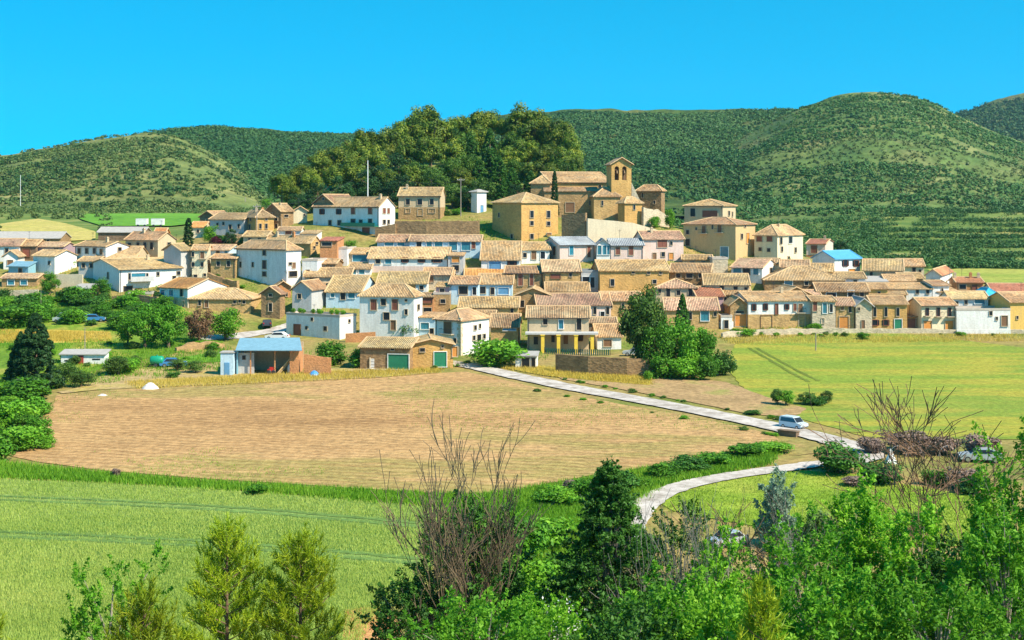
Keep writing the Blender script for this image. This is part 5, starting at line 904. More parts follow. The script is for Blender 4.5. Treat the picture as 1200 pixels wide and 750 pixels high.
# ------------------------------------------------------------------ the hills
def hill(name, label, sky, D0, Dc, zb, gmat, amp, bl, terr=0, dens=1, pw=1.0):
    xs = [p[0] for p in sky]; pxs = np.arange(xs[0], xs[-1] + 1, 5.); cy = np.interp(pxs, xs, [p[1] for p in sky])
    k = np.exp(-np.linspace(-2, 2, 9) ** 2); k /= k.sum(); cp = np.pad(cy, 4, 'edge'); cy = sum(k[i] * cp[i:i + len(cy)] for i in range(9))
    ts = np.concatenate([np.linspace(0, 1, 70), np.linspace(1.06, 1.8, 8)])
    def Z(px, t):
        D = D0 + (Dc - D0) * t; zc = -(np.interp(px, pxs, cy) - HY) * Dc / F; x = (px - CX) * D / F
        u = np.clip(t, 0, 1); s = u ** pw; s = s + .035 * np.sin(u * terr * 6.283) * u * (1 - u) * 2 if terr else s
        z = zb + (zc - zb) * s; z = np.where(t > 1, zc - (t - 1) * (zc - zb) * .8, z)
        f = np.clip(t * 4, 0, 1) * np.where(t < 1, np.clip((1 - t) * 3 + .12, 0, 1), 1)
        return x, D, z + (fbm(x * .006 + 9, D * .006, 5) - .5) * amp * f + (fbm(x * .03, D * .03, 3) - .5) * amp * .22 * np.clip(t * 4, 0, 1)
    A, Tt = np.meshgrid(pxs, ts, indexing='ij'); x, D, z = Z(A, Tt)
    me = npmesh(name, np.stack([x, D, z], -1).reshape(-1, 3), grid_faces(len(pxs), len(ts)), gmat, smooth=True)
    tag(link(bpy.data.objects.new(name, me)), label, 'hill', kind='structure')
    for nm, lab, mat, n, rad, per, thr, fq, sz in bl:
        px = rng.uniform(pxs[0], pxs[-1], n); t = rng.random(n) ** .8; x, D, z = Z(px, t)
        keep = fbm(x * fq[0], D * fq[1] + 40, 4) + .06 * rng.normal(size=n) > thr
        if terr: keep &= (np.sin((t + .05 * (fbm(x * .004, D * .004, 2) - .5)) * terr * 6.283 + 1.2) + rng.normal(0, .35, n) > -.05)
        x, D, z = x[keep], D[keep], z[keep]; n = len(x); rr = rad * rng.uniform(.5, 1.4, n) * (1 + .5 * (fbm(x * .01, D * .01, 2) - .5)); cl = np.stack([x, D, z + rr * .45], 1)
        V, Fc, ti = clump_cloud(cl, rr, per, sz, rng, .6, 1.0, .88)
        base = fbm(x * .007, D * .007, 4); ti = np.clip(ti * .4 + np.repeat(base * 1.1 - .22, per * 4), 0, 1)
        o = link(bpy.data.objects.new(nm, npmesh(nm, V, Fc, mat, ti))); tag(o, lab, 'scrub', kind='stuff')
HG = lambda nm, a, b, c: field(nm, [(.3, a), (.5, b), (.68, c)], big=.02, fine=.12, bmp=1.2)
hill('hill', 'rounded scrub covered hill at the left', [(-500, 262), (-250, 222), (-60, 192), (0, 182), (60, 171), (120, 161), (165, 155), (205, 159), (245, 176), (285, 200), (315, 228), (345, 252), (380, 270)], 660, 1000, -9,
     HG('hill_soil_left', (.09, .14, .04), (.17, .2, .06), (.28, .26, .1)), 16, [('hill_scrub', 'dark and grey green scrub on the rounded left hill', LM['garrigue'], 30000, 1.6, 13, .41, (.02, .012), .75), ('hill_scrub', 'dark oak bushes scattered on the left hill', LM['scrub'], 11000, 2.3, 16, .5, (.03, .015), .8)], terr=9)
hill('hill', 'long forested ridge behind the pine grove', [(60, 190), (120, 166), (180, 154), (220, 150), (260, 149), (300, 152), (330, 156), (400, 157), (470, 160), (540, 150), (600, 138), (670, 132), (760, 135), (860, 132), (920, 128), (1000, 150), (1060, 180)], 760, 1450, -6,
     HG('hill_soil_ridge', (.03, .07, .015), (.07, .11, .025), (.15, .15, .05)), 26, [('hill_forest', 'dense green oak forest of the long ridge', LM['scrub'], 42000, 2.9, 13, .3, (.012, .008), 1.1)])
hill('hill', 'big domed green hill with terrace lines at the right', [(640, 300), (700, 252), (760, 216), (820, 186), (880, 155), (930, 129), (960, 120), (990, 112), (1030, 109), (1065, 112), (1100, 123), (1130, 138), (1160, 152), (1200, 168), (1300, 205), (1500, 250), (1700, 280)], 720, 1180, -12,
     HG('hill_soil_right', (.06, .125, .035), (.11, .165, .045), (.22, .22, .085)), 20, [('hill_scrub', 'green scrub in terraced rows on the big right hill', LM['scrub'], 46000, 1.9, 13, .4, (.006, .022), .8), ('hill_scrub', 'pale scrub between the terrace rows of the big right hill', LM['garrigue'], 24000, 1.5, 10, .44, (.008, .03), .7)], terr=14)
hill('hill', 'far wooded hill cut by the right edge', [(980, 200), (1060, 158), (1100, 140), (1130, 127), (1165, 118), (1200, 114), (1260, 112), (1350, 120), (1500, 150), (1700, 190)], 1500, 2300, 0,
     HG('hill_soil_far', (.03, .07, .02), (.07, .11, .03), (.16, .16, .06)), 40, [('hill_forest', 'distant forest on the far right hill', LM['scrub'], 16000, 5.0, 12, .34, (.006, .006), 1.8)])
# terraced rows in front of the right hill
def rows_stuff():
    pts = []
    for D in np.arange(430, 706, 25.):
        n = 560; px = rng.uniform(985, 1420, n); D = D + rng.normal(0, 3.2, n); lim = np.interp(px, [985, 1020, 1060, 1500], [520, 660, 720, 720]); k_ = D < lim; px = px[k_]; D = D[k_]
        x = (px - CX) * D / F; y = D + np.sin(px * .02) * 3; pts.append(np.stack([x, y, T(x, y) + .7], 1))
    c = np.concatenate(pts); c = c[fbm(c[:, 0] * .04, c[:, 1] * .04, 3) > .3]; rr = rng.uniform(.7, 1.7, len(c)) * (1 + .8 * (rng.random(len(c)) < .1))
    V, Fc, t = clump_cloud(c, rr, 26, .36, rng, .85); o = link(bpy.data.objects.new('terrace_scrub', npmesh('terrace_scrub', V, Fc, LM['scrub'], t))); tag(o, 'green scrub rows on the terraces behind the right houses', 'scrub', kind='stuff')
rows_stuff()
hedge = []
for lab, n, x0, x1, d0, d1, mt, rr in (('rough hedge strip at the foot of the left hill', 420, -150, 330, 590, 690, 'garrigue', (1, 2.6)), ('low scrub on the slope behind the left houses', 300, -80, 130, 395, 580, 'garrigue', (.6, 1.6)), ('dark scrub line behind the right side field', 300, 1060, 1420, 424, 440, 'scrub', (.8, 2.2)), ('bushy crest of the terraced slope at right', 240, 1050, 1420, 690, 730, 'scrub', (1.5, 3.6)), ('scrub behind the church and mansions', 1800, 690, 1030, 400, 720, 'scrub', (1, 2.8))):
    px = rng.uniform(x0, x1, n); D = rng.uniform(d0, d1, n); x = (px - CX) * D / F; r_ = rng.uniform(*rr, n); c = np.stack([x, D, T(x, D) + r_ * .4], 1)
    if 'left houses' in lab:   # keep the sown field clear
        py = HY - c[:, 2] * F / D; k = ~((px > 0) & (px < 118) & (py > 255)); c, r_ = c[k], r_[k]
    V, Fc, t = clump_cloud(c, r_, 40, .45, rng, .8); o = link(bpy.data.objects.new('scrub', npmesh('scrub', V, Fc, LM[mt], t))); tag(o, lab, 'scrub', kind='stuff')

# ------------------------------------------------------------------ the open shed, huts, vehicles, poles
def V3(p, r): return Vector(p) - Vector(r.location)
def shed():
    D = 226; p = at(314, 439, 150); D = p.y; r = empty('open_shed', p, 'open fronted garden shed with blue sheet roof and brick side', 'shed'); s = D / F
    x = lambda px: (px - 314) * s
    z = lambda py: -(py - HY) * D / F - p.z
    a, b = x(277), x(350); m = MB()
    m.box(a, b, 5.0, 5.2, -1, z(404)); m.build('back_wall', W['beige'], r)
    MB().box(a, a + .2, .05, 5.0, -1, z(411)).build('side_wall', W['teal'], r)
    MB().box(b - 1.4, b, .0, 5.0, -1, z(411)).build('brick_wall', W['brick'], r)
    MB().box(a + .2, x(297), .6, .75, -1, z(414)).build('front_panel', W['grey'], r)
    yy = z(409.5)
    o = MB().add([(x(289) - 1.6, -.7, yy), (x(355), -.9, yy), (x(345), 5.6, z(399.5)), (x(273), 5.6, z(400))] + [(x(289) - 1.6, -.7, yy - .14), (x(355), -.9, yy - .14), (x(345), 5.6, z(399.5) - .14), (x(273), 5.6, z(400) - .14)],
        [(0, 1, 2, 3), (7, 6, 5, 4), (0, 4, 5, 1), (1, 5, 6, 2), (2, 6, 7, 3), (3, 7, 4, 0)]).build('roof', RF['sheet'], r)
    for px in (293.5, 322): MB().box(x(px) - .1, x(px) + .1, .0, .2, -1, yy - .12).build('post', W['brick'], r)
    MB().box(x(283), x(287), .55, .6, z(422), z(417)).build('window', PANE, r)
    # things kept inside
    q = empty('barrel', p + Vector((x(341), 1.2, 0)), 'round white tank standing in the open shed', 'tank'); MB().lathe([(.5, 0), (.75, .1), (.78, 1.0), (.6, 1.45), (.2, 1.6)], k=16).build('shell', WHITEF, q, smooth=True); MB().lathe([(.22, 0), (.22, .15)], k=10).build('cap', IRON, q, (0, 0, 1.58))
    q = empty('tiller', p + Vector((x(318), .3, 0)), 'small red tiller with handles in front of the open shed', 'tiller'); MB().box(-.6, .5, -.3, .3, .35, .85).box(-.3, .3, -.25, .25, .85, 1.15).build('engine', plain('red_paint', (.5, .03, .02), .4), q)
    MB().tube([(.4, .2, .8), (1.1, .25, 1.3), (1.4, .25, 1.35)], .04).tube([(.4, -.2, .8), (1.1, -.25, 1.3), (1.4, -.25, 1.35)], .04).build('handlebar', IRON, q)
    for sx in (-.35, .35): MB().lathe([(.3, -.1), (.36, -.05), (.36, .05), (.3, .1)], k=12).build('wheel', IRON, q, (sx, -.33, .36)).rotation_euler = (R(90), 0, 0)
    q = p + Vector((x(332), .4, 0)); tag(MB().tube([(-1.2, 0, -.1), (1.5, .5, 3.1)], .12).tube([(-.9, .3, -.1), (1.8, .8, 3.1)], .1).build('timber', plain('pale_timber', (.6, .42, .2), .8), None, q), 'pale planks leaning inside the open shed', 'planks')
    pc = at(368, 440, 150)
    tag(MB().lathe([(.9, 0), (.75, .35), (.4, .7), (.1, .85)], k=9).build('tarpaulin_heap', plain('blue_tarpaulin', (.06, .28, .62), .4), None, pc + Vector((0, 0, -.05))), 'small blue tarpaulin heap beside the rusty brick wall', 'tarpaulin')
    pc = at(266, 440, 150); e = empty('lean_to', pc, 'blue painted hut against the left side of the open shed', 'hut'); MB().box(-1.0, 1.0, 0, 2.5, -1, 3.5).build('wall', W['blue'], e); MB().box(-1.15, 1.15, -.15, 2.6, 3.5, 3.62).build('roof', RF['ash'], e); MB().box(-.4, .4, -.06, .02, 0, 2.0).build('door', BLUEP, e)
shed()
def rubble(px, py, w, h, mat, label, cat):
    p = at(px, py, 150); s = p.y / F; r = np.random.default_rng(int(px)); n = 16; m = MB(); pr = [(1, 0), (.82, .35), (.5, .75), (.2, .95), (.02, 1)]
    m.lathe([(a * w * s / 2, b * h * s) for a, b in pr], k=n); m.v = [(x * (1 + r.uniform(-.12, .12)), y * (1 + r.uniform(-.12, .12)) * .7, z * (1 + r.uniform(-.15, .1))) for x, y, z in m.v]
    tag(m.build('heap', mat, None, p - Vector((0, 0, .06))), label, cat)
rubble(176, 456, 20, 8, plain('white_gravel', (.72, .68, .64), .9), 'small heap of white gravel at the field edge', 'heap')
rubble(120, 464, 14, 3, plain('pale_rubble', (.6, .55, .5), .9), 'flat patch of pale rubble at the field corner', 'heap')
# white hut left
def hut():
    p = at(97, 427, 150); s = p.y / F; r = empty('garden_hut', p, 'long low white hut with grey roof in the left gardens', 'hut'); w = 51 * s; h = 15 * s
    MB().box(-w / 2, w / 2, 0, 2.5, -1, h * .78).build('wall', W['white'], r)
    MB().add([(-w / 2 - .3, -.3, h * .75), (w / 2 + .3, -.3, h * .75), (w / 2 + .3, 2.8, h), (-w / 2 - .3, 2.8, h), (-w / 2 - .3, -.3, h * .75 + .15), (w / 2 + .3, -.3, h * .75 + .15), (w / 2 + .3, 2.8, h + .15), (-w / 2 - .3, 2.8, h + .15)], [(3, 2, 1, 0), (4, 5, 6, 7), (0, 1, 5, 4), (1, 2, 6, 5), (2, 3, 7, 6), (3, 0, 4, 7)]).build('roof', RF['ash'], r)
    MB().box(-.1 * w, .02 * w, -.08, .02, -.5, h * .7).build('door', plain('red_door', (.35, .06, .04), .6), r); MB().box(w * .22, w * .4, -.05, .02, h * .35, h * .45).build('window', PANE, r); MB().box(-w * .42, -w * .14, -.05, .02, h * .25, h * .34).build('window', PANE, r)
hut()
# greenhouse hoops, white tent
def hoops():
    q = at(1050, 538, 80)
    for i, px in enumerate((1052, 1072, 1092, 1110, 1126)):
        b = at(px, 535, 80); s = b.y / F; rr = 10 * s; m = MB(); m.tube([(rr * math.cos(t) * 1.0, 0, rr * 1.25 * math.sin(t)) for t in np.linspace(0, math.pi, 15)], .028, 5)
        tag(m.build('hoop', plain('galvanised_tube', (.4, .42, .42), .5, .3), None, b), 'bare galvanised greenhouse hoop in front of the brown hedge', 'hoop', 'greenhouse hoops')
    b = at(1044, 543, 80); s = b.y / F; r = empty('tent', b, 'small white peaked tent beside the bare hedge', 'tent'); w = 7 * s
    MB().add([(-w, -w * .7, 0), (w, -w * .7, 0), (w, w * .7, 0), (-w, w * .7, 0), (-w * .25, -w * .2, 10 * s), (w * .25, -w * .2, 13 * s), (w * .25, w * .2, 13 * s), (-w * .25, w * .2, 13 * s), (0, 0, 20 * s)], [(0, 1, 5, 4), (1, 2, 6, 5), (2, 3, 7, 6), (3, 0, 4, 7), (4, 5, 8), (5, 6, 8), (6, 7, 8), (7, 4, 8)]).build('canvas', WHITEF, r)
    MB().tube([(0, 0, 0), (0, 0, 22 * s)], .05).build('pole', IRON, r)
hoops()
# cars
CARS = {}
def car(px, py, yaw, paint, label, name='car', van=False, L_=4.4):
    p = at(px, py, 80); r = empty(name, p, label, 'van' if van else 'car', None, yaw); Wd, H_ = .9, (1.95 if van else 1.48)
    if van: prof = [(-2.2, .35), (2.15, .35), (2.25, .55), (2.2, .95), (1.35, 1.12), (.65, 1.85), (.4, H_), (-2.05, H_), (-2.25, 1.75), (-2.3, .6)]; gl = [(.75, 1.78), (1.25, 1.15), (-2.0, 1.15), (-1.9, 1.78)]
    else: prof = [(-2.1, .35), (2.1, .35), (2.2, .55), (2.1, .82), (1.1, .95), (.45, 1.42), (-1.1, H_), (-1.75, 1.0), (-2.15, .92), (-2.2, .55)]; gl = [(.38, 1.36), (.95, .98), (-1.5, 1.0), (-1.05, 1.4)]
    m = MB(); n = len(prof); ys = (-Wd, -Wd * .97, Wd * .97, Wd)
    k = lambda z: 1 - .16 * max(0, (z - .95) / (H_ - .95))
    m.v = [(x, -Wd * k(z), z) for x, z in prof] + [(x, Wd * k(z), z) for x, z in prof]; m.f = [tuple(range(n)), tuple(range(n, 2 * n))[::-1]] + [(i, n + i, n + (i + 1) % n, (i + 1) % n) for i in range(n)]
    m.build('body', paint, r)
    for sy in (-1, 1):
        g = MB(); g.v = [(x, sy * (Wd * k(z) + .012), z) for x, z in gl]; g.f = [(0, 1, 2, 3)]; g.build('side_window', plain('blue_reflection_pane', (.03, .09, .14), .15) if van else PANE, r)  # van panes: blue reflection put into the colour
        for xx in (-1.4, 1.4):
            w = MB().lathe([(.24, -.11), (.33, -.1), (.33, .1), (.24, .11)], k=16).build('wheel', plain('tyre', (.025, .025, .025), .9), r, (xx, sy * .8, .33)); w.rotation_euler = (R(90), 0, 0)
            MB().lathe([(.05, -.13), (.2, -.125), (.2, .125), (.05, .13)], k=12).build('rim', plain('rim_metal', (.5, .5, .52), .3, .8), w)
        MB().box(2.1, 2.23, sy * .62 - .17, sy * .62 + .17, .62, .78).build('headlight', WHITEF, r)
        MB().box(-2.31, -2.12, sy * .66 - .12, sy * .66 + .12, .75, 1.0).build('tail_light', plain('tail_red', (.4, .02, .02), .3), r)
    x0, z0, x1, z1 = (1.33, 1.14, .68, 1.82) if van else (1.08, .97, .47, 1.4)
    g = MB(); g.v = [(x0 + .02, -Wd * .88, z0 + .02), (x0 + .02, Wd * .88, z0 + .02), (x1 + .02, Wd * .8, z1 + .02), (x1 + .02, -Wd * .8, z1 + .02)]; g.f = [(0, 1, 2, 3)]; g.build('windscreen', PANE, r)
    MB().box(2.05, 2.28, -.8, .8, .36, .52).build('bumper', plain('dark_plastic', (.08, .08, .08), .6), r)
    MB().box(2.281, 2.29, -.26, .26, .4, .5).build('number_plate', WHITEF, r)
    return r
PW = plain('white_car_paint', (.78, .8, .82), .25, var=.03); PB = plain('blue_car_paint', (.05, .2, .42), .25, var=.05); PD = plain('dark_car_paint', (.05, .055, .065), .25); PS = plain('silver_car_paint', (.5, .54, .58), .3, .3)
r_ = car(930, 502, R(-48), plain('pale_blue_paint', (.55, .66, .74), .25, var=.03), 'pale blue white people carrier driving down the concrete lane beside a dark stone culvert', 'car', True); r_.scale = (.72, .84, .74); r_['category'] = 'car'
tag(MB().box(-1.2, 1.2, -.4, .4, -.6, .6).box(-1.3, 1.3, -.5, .5, .6, .7).build('pump_house', W['dark'], None, at(924, 511, 80), R(-40)), 'low dark stone culvert box in front of the white van', 'culvert')
r_ = car(852, 640, R(-150), PS, 'pale car half hidden among the shrubs near the bottom', 'car'); r_.scale = (.75, .8, .85)
car(1149, 541, R(170), PS, 'pale blue grey car parked right of the hoops', 'car')
car(325, 398, R(172), PW, 'white car parked above the open shed', 'car'); car(313, 383, R(100), PD, 'dark car parked in the street left of the terrace house', 'car')
car(76, 378, R(160), PW, 'white van parked on the left garden slope', 'van', True); car(110, 377, R(10), PB, 'small blue car parked among the left garden bushes', 'car'); car(100, 374, R(20), PD, 'dark car beside the small blue car', 'car')
car(679, 434, R(5), PS, 'silver car parked below the porch terrace wall', 'car'); car(745, 417, R(170), PS, 'pale blue car under the tall dark green pine', 'car')
car(1044, 339, R(0), PS, 'silver car behind the long tan roof', 'car')
def tank():
    p = at(184, 431, 150); r = empty('slurry_tank', p, 'green tank trailer parked in the left gardens', 'trailer'); r.scale = (.55, .7, .75); GP_ = plain('green_tank_paint', (.01, .3, .16), .4)
    MB().lathe([(.2, -2.0), (.75, -1.9), (.95, -1.5), (.95, 1.5), (.75, 1.9), (.2, 2.0)], k=18).build('tank', GP_, r, (0, 0, 1.6), smooth=True).rotation_euler = (0, R(90), 0)
    MB().box(-2.2, 2.4, -.5, .5, .5, .7).build('chassis', PD, r); MB().tube([(0, 0, 2.5), (0, 0, 2.75)], .25, 10).build('hatch', GP_, r)
    for sy in (-.75, .75): MB().lathe([(.3, -.14), (.5, -.12), (.5, .12), (.3, .14)], k=16).build('wheel', PD, r, (-.2, sy, .5)).rotation_euler = (R(90), 0, 0)
    p = at(200, 431, 150); car(203, 430, R(15), PB, 'blue pickup nosed out behind the green tank trailer', 'car')
tank()
def pole(px, yb, yt, label, r0=.09, arms=0, D=None, mat=GBARK, name='utility_pole'):
    p = P(px, yb, D) if D else at(px, yb, 66); h = (yb - yt) * p.y / F; r = empty(name, p, label, 'pole'); MB().tube([(0, 0, -.5), (0, 0, h)], [r0, r0 * .7], 8).build('pole', mat, r)
    if arms:
        MB().box(-.9, .9, -.06, .06, h - .7, h - .55).build('crossarm', mat, r)
        for x in (-.8, -.3, .3, .8): MB().lathe([(.04, 0), (.07, .05), (.05, .16)], (x, 0, h - .55), 8).build('insulator', WHITEF, r)
pole(301, 276, 239, 'wooden utility pole with crossarm in front of the square yellow fronted house', .13, 1)
pole(330, 276, 255, 'thin pole right of the tall brown gabled house', .07); pole(431, 232, 188, 'tall pale mast standing before the dark hilltop trees', .14, 0, D=352, mat=WHITEF); pole(540, 252, 208, 'pale pole left of the transformer tower', .12, 1, D=356)
pole(24, 240, 205, 'thin pale mast on the left hill foot', .14, 0, D=640, mat=WHITEF); pole(956, 411, 390, 'lone dark pole standing in the yellow green field', .12); pole(99.5, 416, 384, 'dark pole behind the white hut', .08); pole(48, 372, 340, 'slim pole among the upper left garden bushes', .05)
pole(287.5, 234, 231, 'short chimney mast on the upper left roofs', .1, 0, D=340); pole(756, 286, 267, 'lamp post on the concrete ramp', .06); pole(696, 286, 265, 'thin post at the bottom of the concrete ramp', .06); pole(1113, 345, 312, 'slim mast before the green side field', .06)
# antennas on roofs
k = 0
for lb, bk in list(HOUSES.items()):
    k += 1
    if k % 3: continue
    x = random.uniform(-.3, .3) * bk['w']; m = MB(); z = bk['zr'] - .3; m.tube([(x, bk['d'] * .5, z), (x, bk['d'] * .5, z + 2.4)], .03, 5)
    for j in range(4): m.tube([(x - .5 + .1 * j, bk['d'] * .5, z + 2.3 - .12 * j), (x + .5 - .1 * j, bk['d'] * .5, z + 2.3 - .12 * j)], .018, 4)
    m.build('antenna', IRON, bk['roof'])
# parasol, laundry sheet, planters, slat gate
def misc():
    p = P(594, 350, 300); r = empty('parasol', p, 'closed bright blue parasol canopy on the terrace in the middle of the village', 'parasol'); MB().lathe([(1.3, 0), (.7, .5), (.05, .8)], k=8).build('canopy', plain('blue_canvas', (.03, .3, .6), .7), r, (0, 0, 1.6)); MB().tube([(0, 0, -1), (0, 0, 2.4)], .04).build('pole', WHITEF, r)
    p = at(441, 433, 150); r = empty('slat_gate', p, 'white slatted gate between bushes and the long garage', 'gate')
    for j in range(7): MB().box(-.9, .9, -.03, .03, .15 + j * .24, .28 + j * .24).build('slat', WHITEF, r)
    for sx in (-1, 1): MB().box(sx * 1.0 - .09, sx * 1.0 + .09, -.1, .1, -.3, 1.9).build('post', W['conc'], r)
    bk = HOUSES['flat roofed white house with planted terrace and dark garage door']
    for j in range(9):
        x = -bk['w'] / 2 + .7 + j * bk['w'] / 9; q = Vector(bk['root'].location) + bk['loc'] + bk['t'] * x + bk['b'] * random.uniform(.5, 2.5) + Vector((0, 0, bk['ze']))
        r = empty('potted_plant', q, 'leafy pot plant standing on the flat white terrace roof', 'pot plant', 'pot plants on the terrace roof'); MB().lathe([(.2, 0), (.3, .4)], k=10).build('pot', W['brick'], r); me, _ = proto('bush_bright', j % 3); o = link(bpy.data.objects.new('foliage', me), r); o.scale = (1.0, 1.0, 1.1); o.location = (0, 0, .35)
    p = P(851, 391, 280); r = empty('driveway_gate', p, 'silver driveway gate between white pillars at front right', 'gate'); 
    for x in (-1.2, 1.2): MB().box(x - .2, x + .2, -.2, .2, -1, 2.4).build('pillar', W['white'], r)
    MB().box(-1.0, 1.0, -.05, .05, .1, 1.9).build('panel', plain('silver_gate', (.6, .66, .7), .35), r)
    # dark mesh fence on the porch terrace
    ps = [P(638, 418, 250), P(680, 419, 248), P(715, 419, 248)]; r = empty('mesh_fence', ps[0], 'dark green mesh fence along the porch terrace', 'fence'); q = MB()
    for a, b in zip(ps, ps[1:]):
        n = int((b - a).length / .35); d = (b - a)
        for j in range(n): c = a + d * j / n - ps[0]; q.box(c.x - .03, c.x + .2, c.y - .02, c.y + .02, -.1, 1.5)
    q.build('panel', plain('green_mesh', (.01, .07, .05), .7), r)
    for pp in ps: c = pp - ps[0]; MB().box(c.x - .05, c.x + .05, c.y - .08, c.y + .02, -.5, 1.65).build('post', IRON, r)
misc()

def cable(name, a, b, sag, label):
    A, B = Vector(a), Vector(b); pts = [A.lerp(B, t) - Vector((0, 0, sag * 4 * t * (1 - t))) for t in np.linspace(0, 1, 14)]
    tag(MB().tube([p - A for p in pts], .025, 4).build(name, IRON, None, A), label, 'cable')
cable('power_cable', P(540, 211, 356), P(431, 192, 352), 2.5, 'thin cable from the tall pale mast to the pole by the transformer tower')
cable('power_cable', P(301, 241, 330), P(430, 200, 352), 2.5, 'thin cable from the crossarm utility pole up to the tall pale mast')
cable('power_cable', P(99.5, 385, 250), P(301, 241, 330), 4, 'thin cable climbing from the white hut pole to the crossarm utility pole')
cable('power_cable', P(1113, 314, 330), P(956, 391, 262), 2.5, 'thin cable from the field pole to the slim mast at right')
# ------------------------------------------------------------------ foreground trees (close to the camera, each its own crown)
def limb(m, tips, p, d, r, ln, depth, rr, spread=.5, up=.25, k=6, seg=4, minr=.006, nb=(2, 4)):
    pts = [p]; q = Vector(p); dd = Vector(d)
    for i in range(seg):
        dd = (dd + Vector((rr.gauss(0, .12), rr.gauss(0, .12), rr.gauss(0, .08) + up * .12))).normalized(); q = q + dd * ln / seg; pts.append(q.copy())
    rs = [max(minr, r * (1 - .6 * i / seg)) for i in range(seg + 1)]; m.tube(pts, rs, k, False); tips.append((pts, depth))
    if depth <= 0: return
    for j in range(rr.randint(*nb)):
        i = rr.randint(max(1, seg // 2), seg); a = rr.uniform(0, 6.28); ax = dd.orthogonal().normalized(); ax = (Matrix.Rotation(a, 3, dd) @ ax)
        nd = (dd + ax * rr.uniform(spread * .5, spread * 1.3) + Vector((0, 0, up))).normalized()
        limb(m, tips, pts[i], nd, rs[i] * .7, ln * rr.uniform(.55, .85), depth - 1, rr, spread, up, max(3, k - 1), 3 if depth < 3 else 4, minr, nb)
def bare(name, label, px, py, ytop, D, seed, stems=5, lean=.35, mat=GBARK, depth=4, spread=.45, scale=1.0, up=.25, r0=.07, dirs=None, minr=.008):
    p = P(px, py, D); p.z = min(p.z, float(T(p.x, p.y)) + .3) if py > 745 else p.z; z0 = float(T(p.x, p.y)); p.z = z0; h = -(ytop - HY) * D / F - z0
    rr = random.Random(seed); m = MB(); tips = []
    for i in range(stems):
        a = rr.uniform(0, 6.28) if not dirs else dirs[i][0]; l = rr.uniform(.1, lean) if not dirs else dirs[i][1]
        d = Vector((math.cos(a) * l, math.sin(a) * l, 1)).normalized(); limb(m, tips, Vector((rr.uniform(-.2, .2), rr.uniform(-.2, .2), -.3)), d, r0 * rr.uniform(.7, 1.1), h * .42 * rr.uniform(.8, 1.1) * scale, depth, rr, spread, up, 6, 4, minr)
    zs = sorted(v[2] for v in m.v); zm = zs[int(len(zs) * .985)]; m.v = [(x, y, z * h / zm) for x, y, z in m.v]
    r = empty(name, p, label, 'tree'); m.build('branches', mat, r); return r, tips, h / zm
FGM = {'green': 'near_green', 'bright': 'near_bright'}
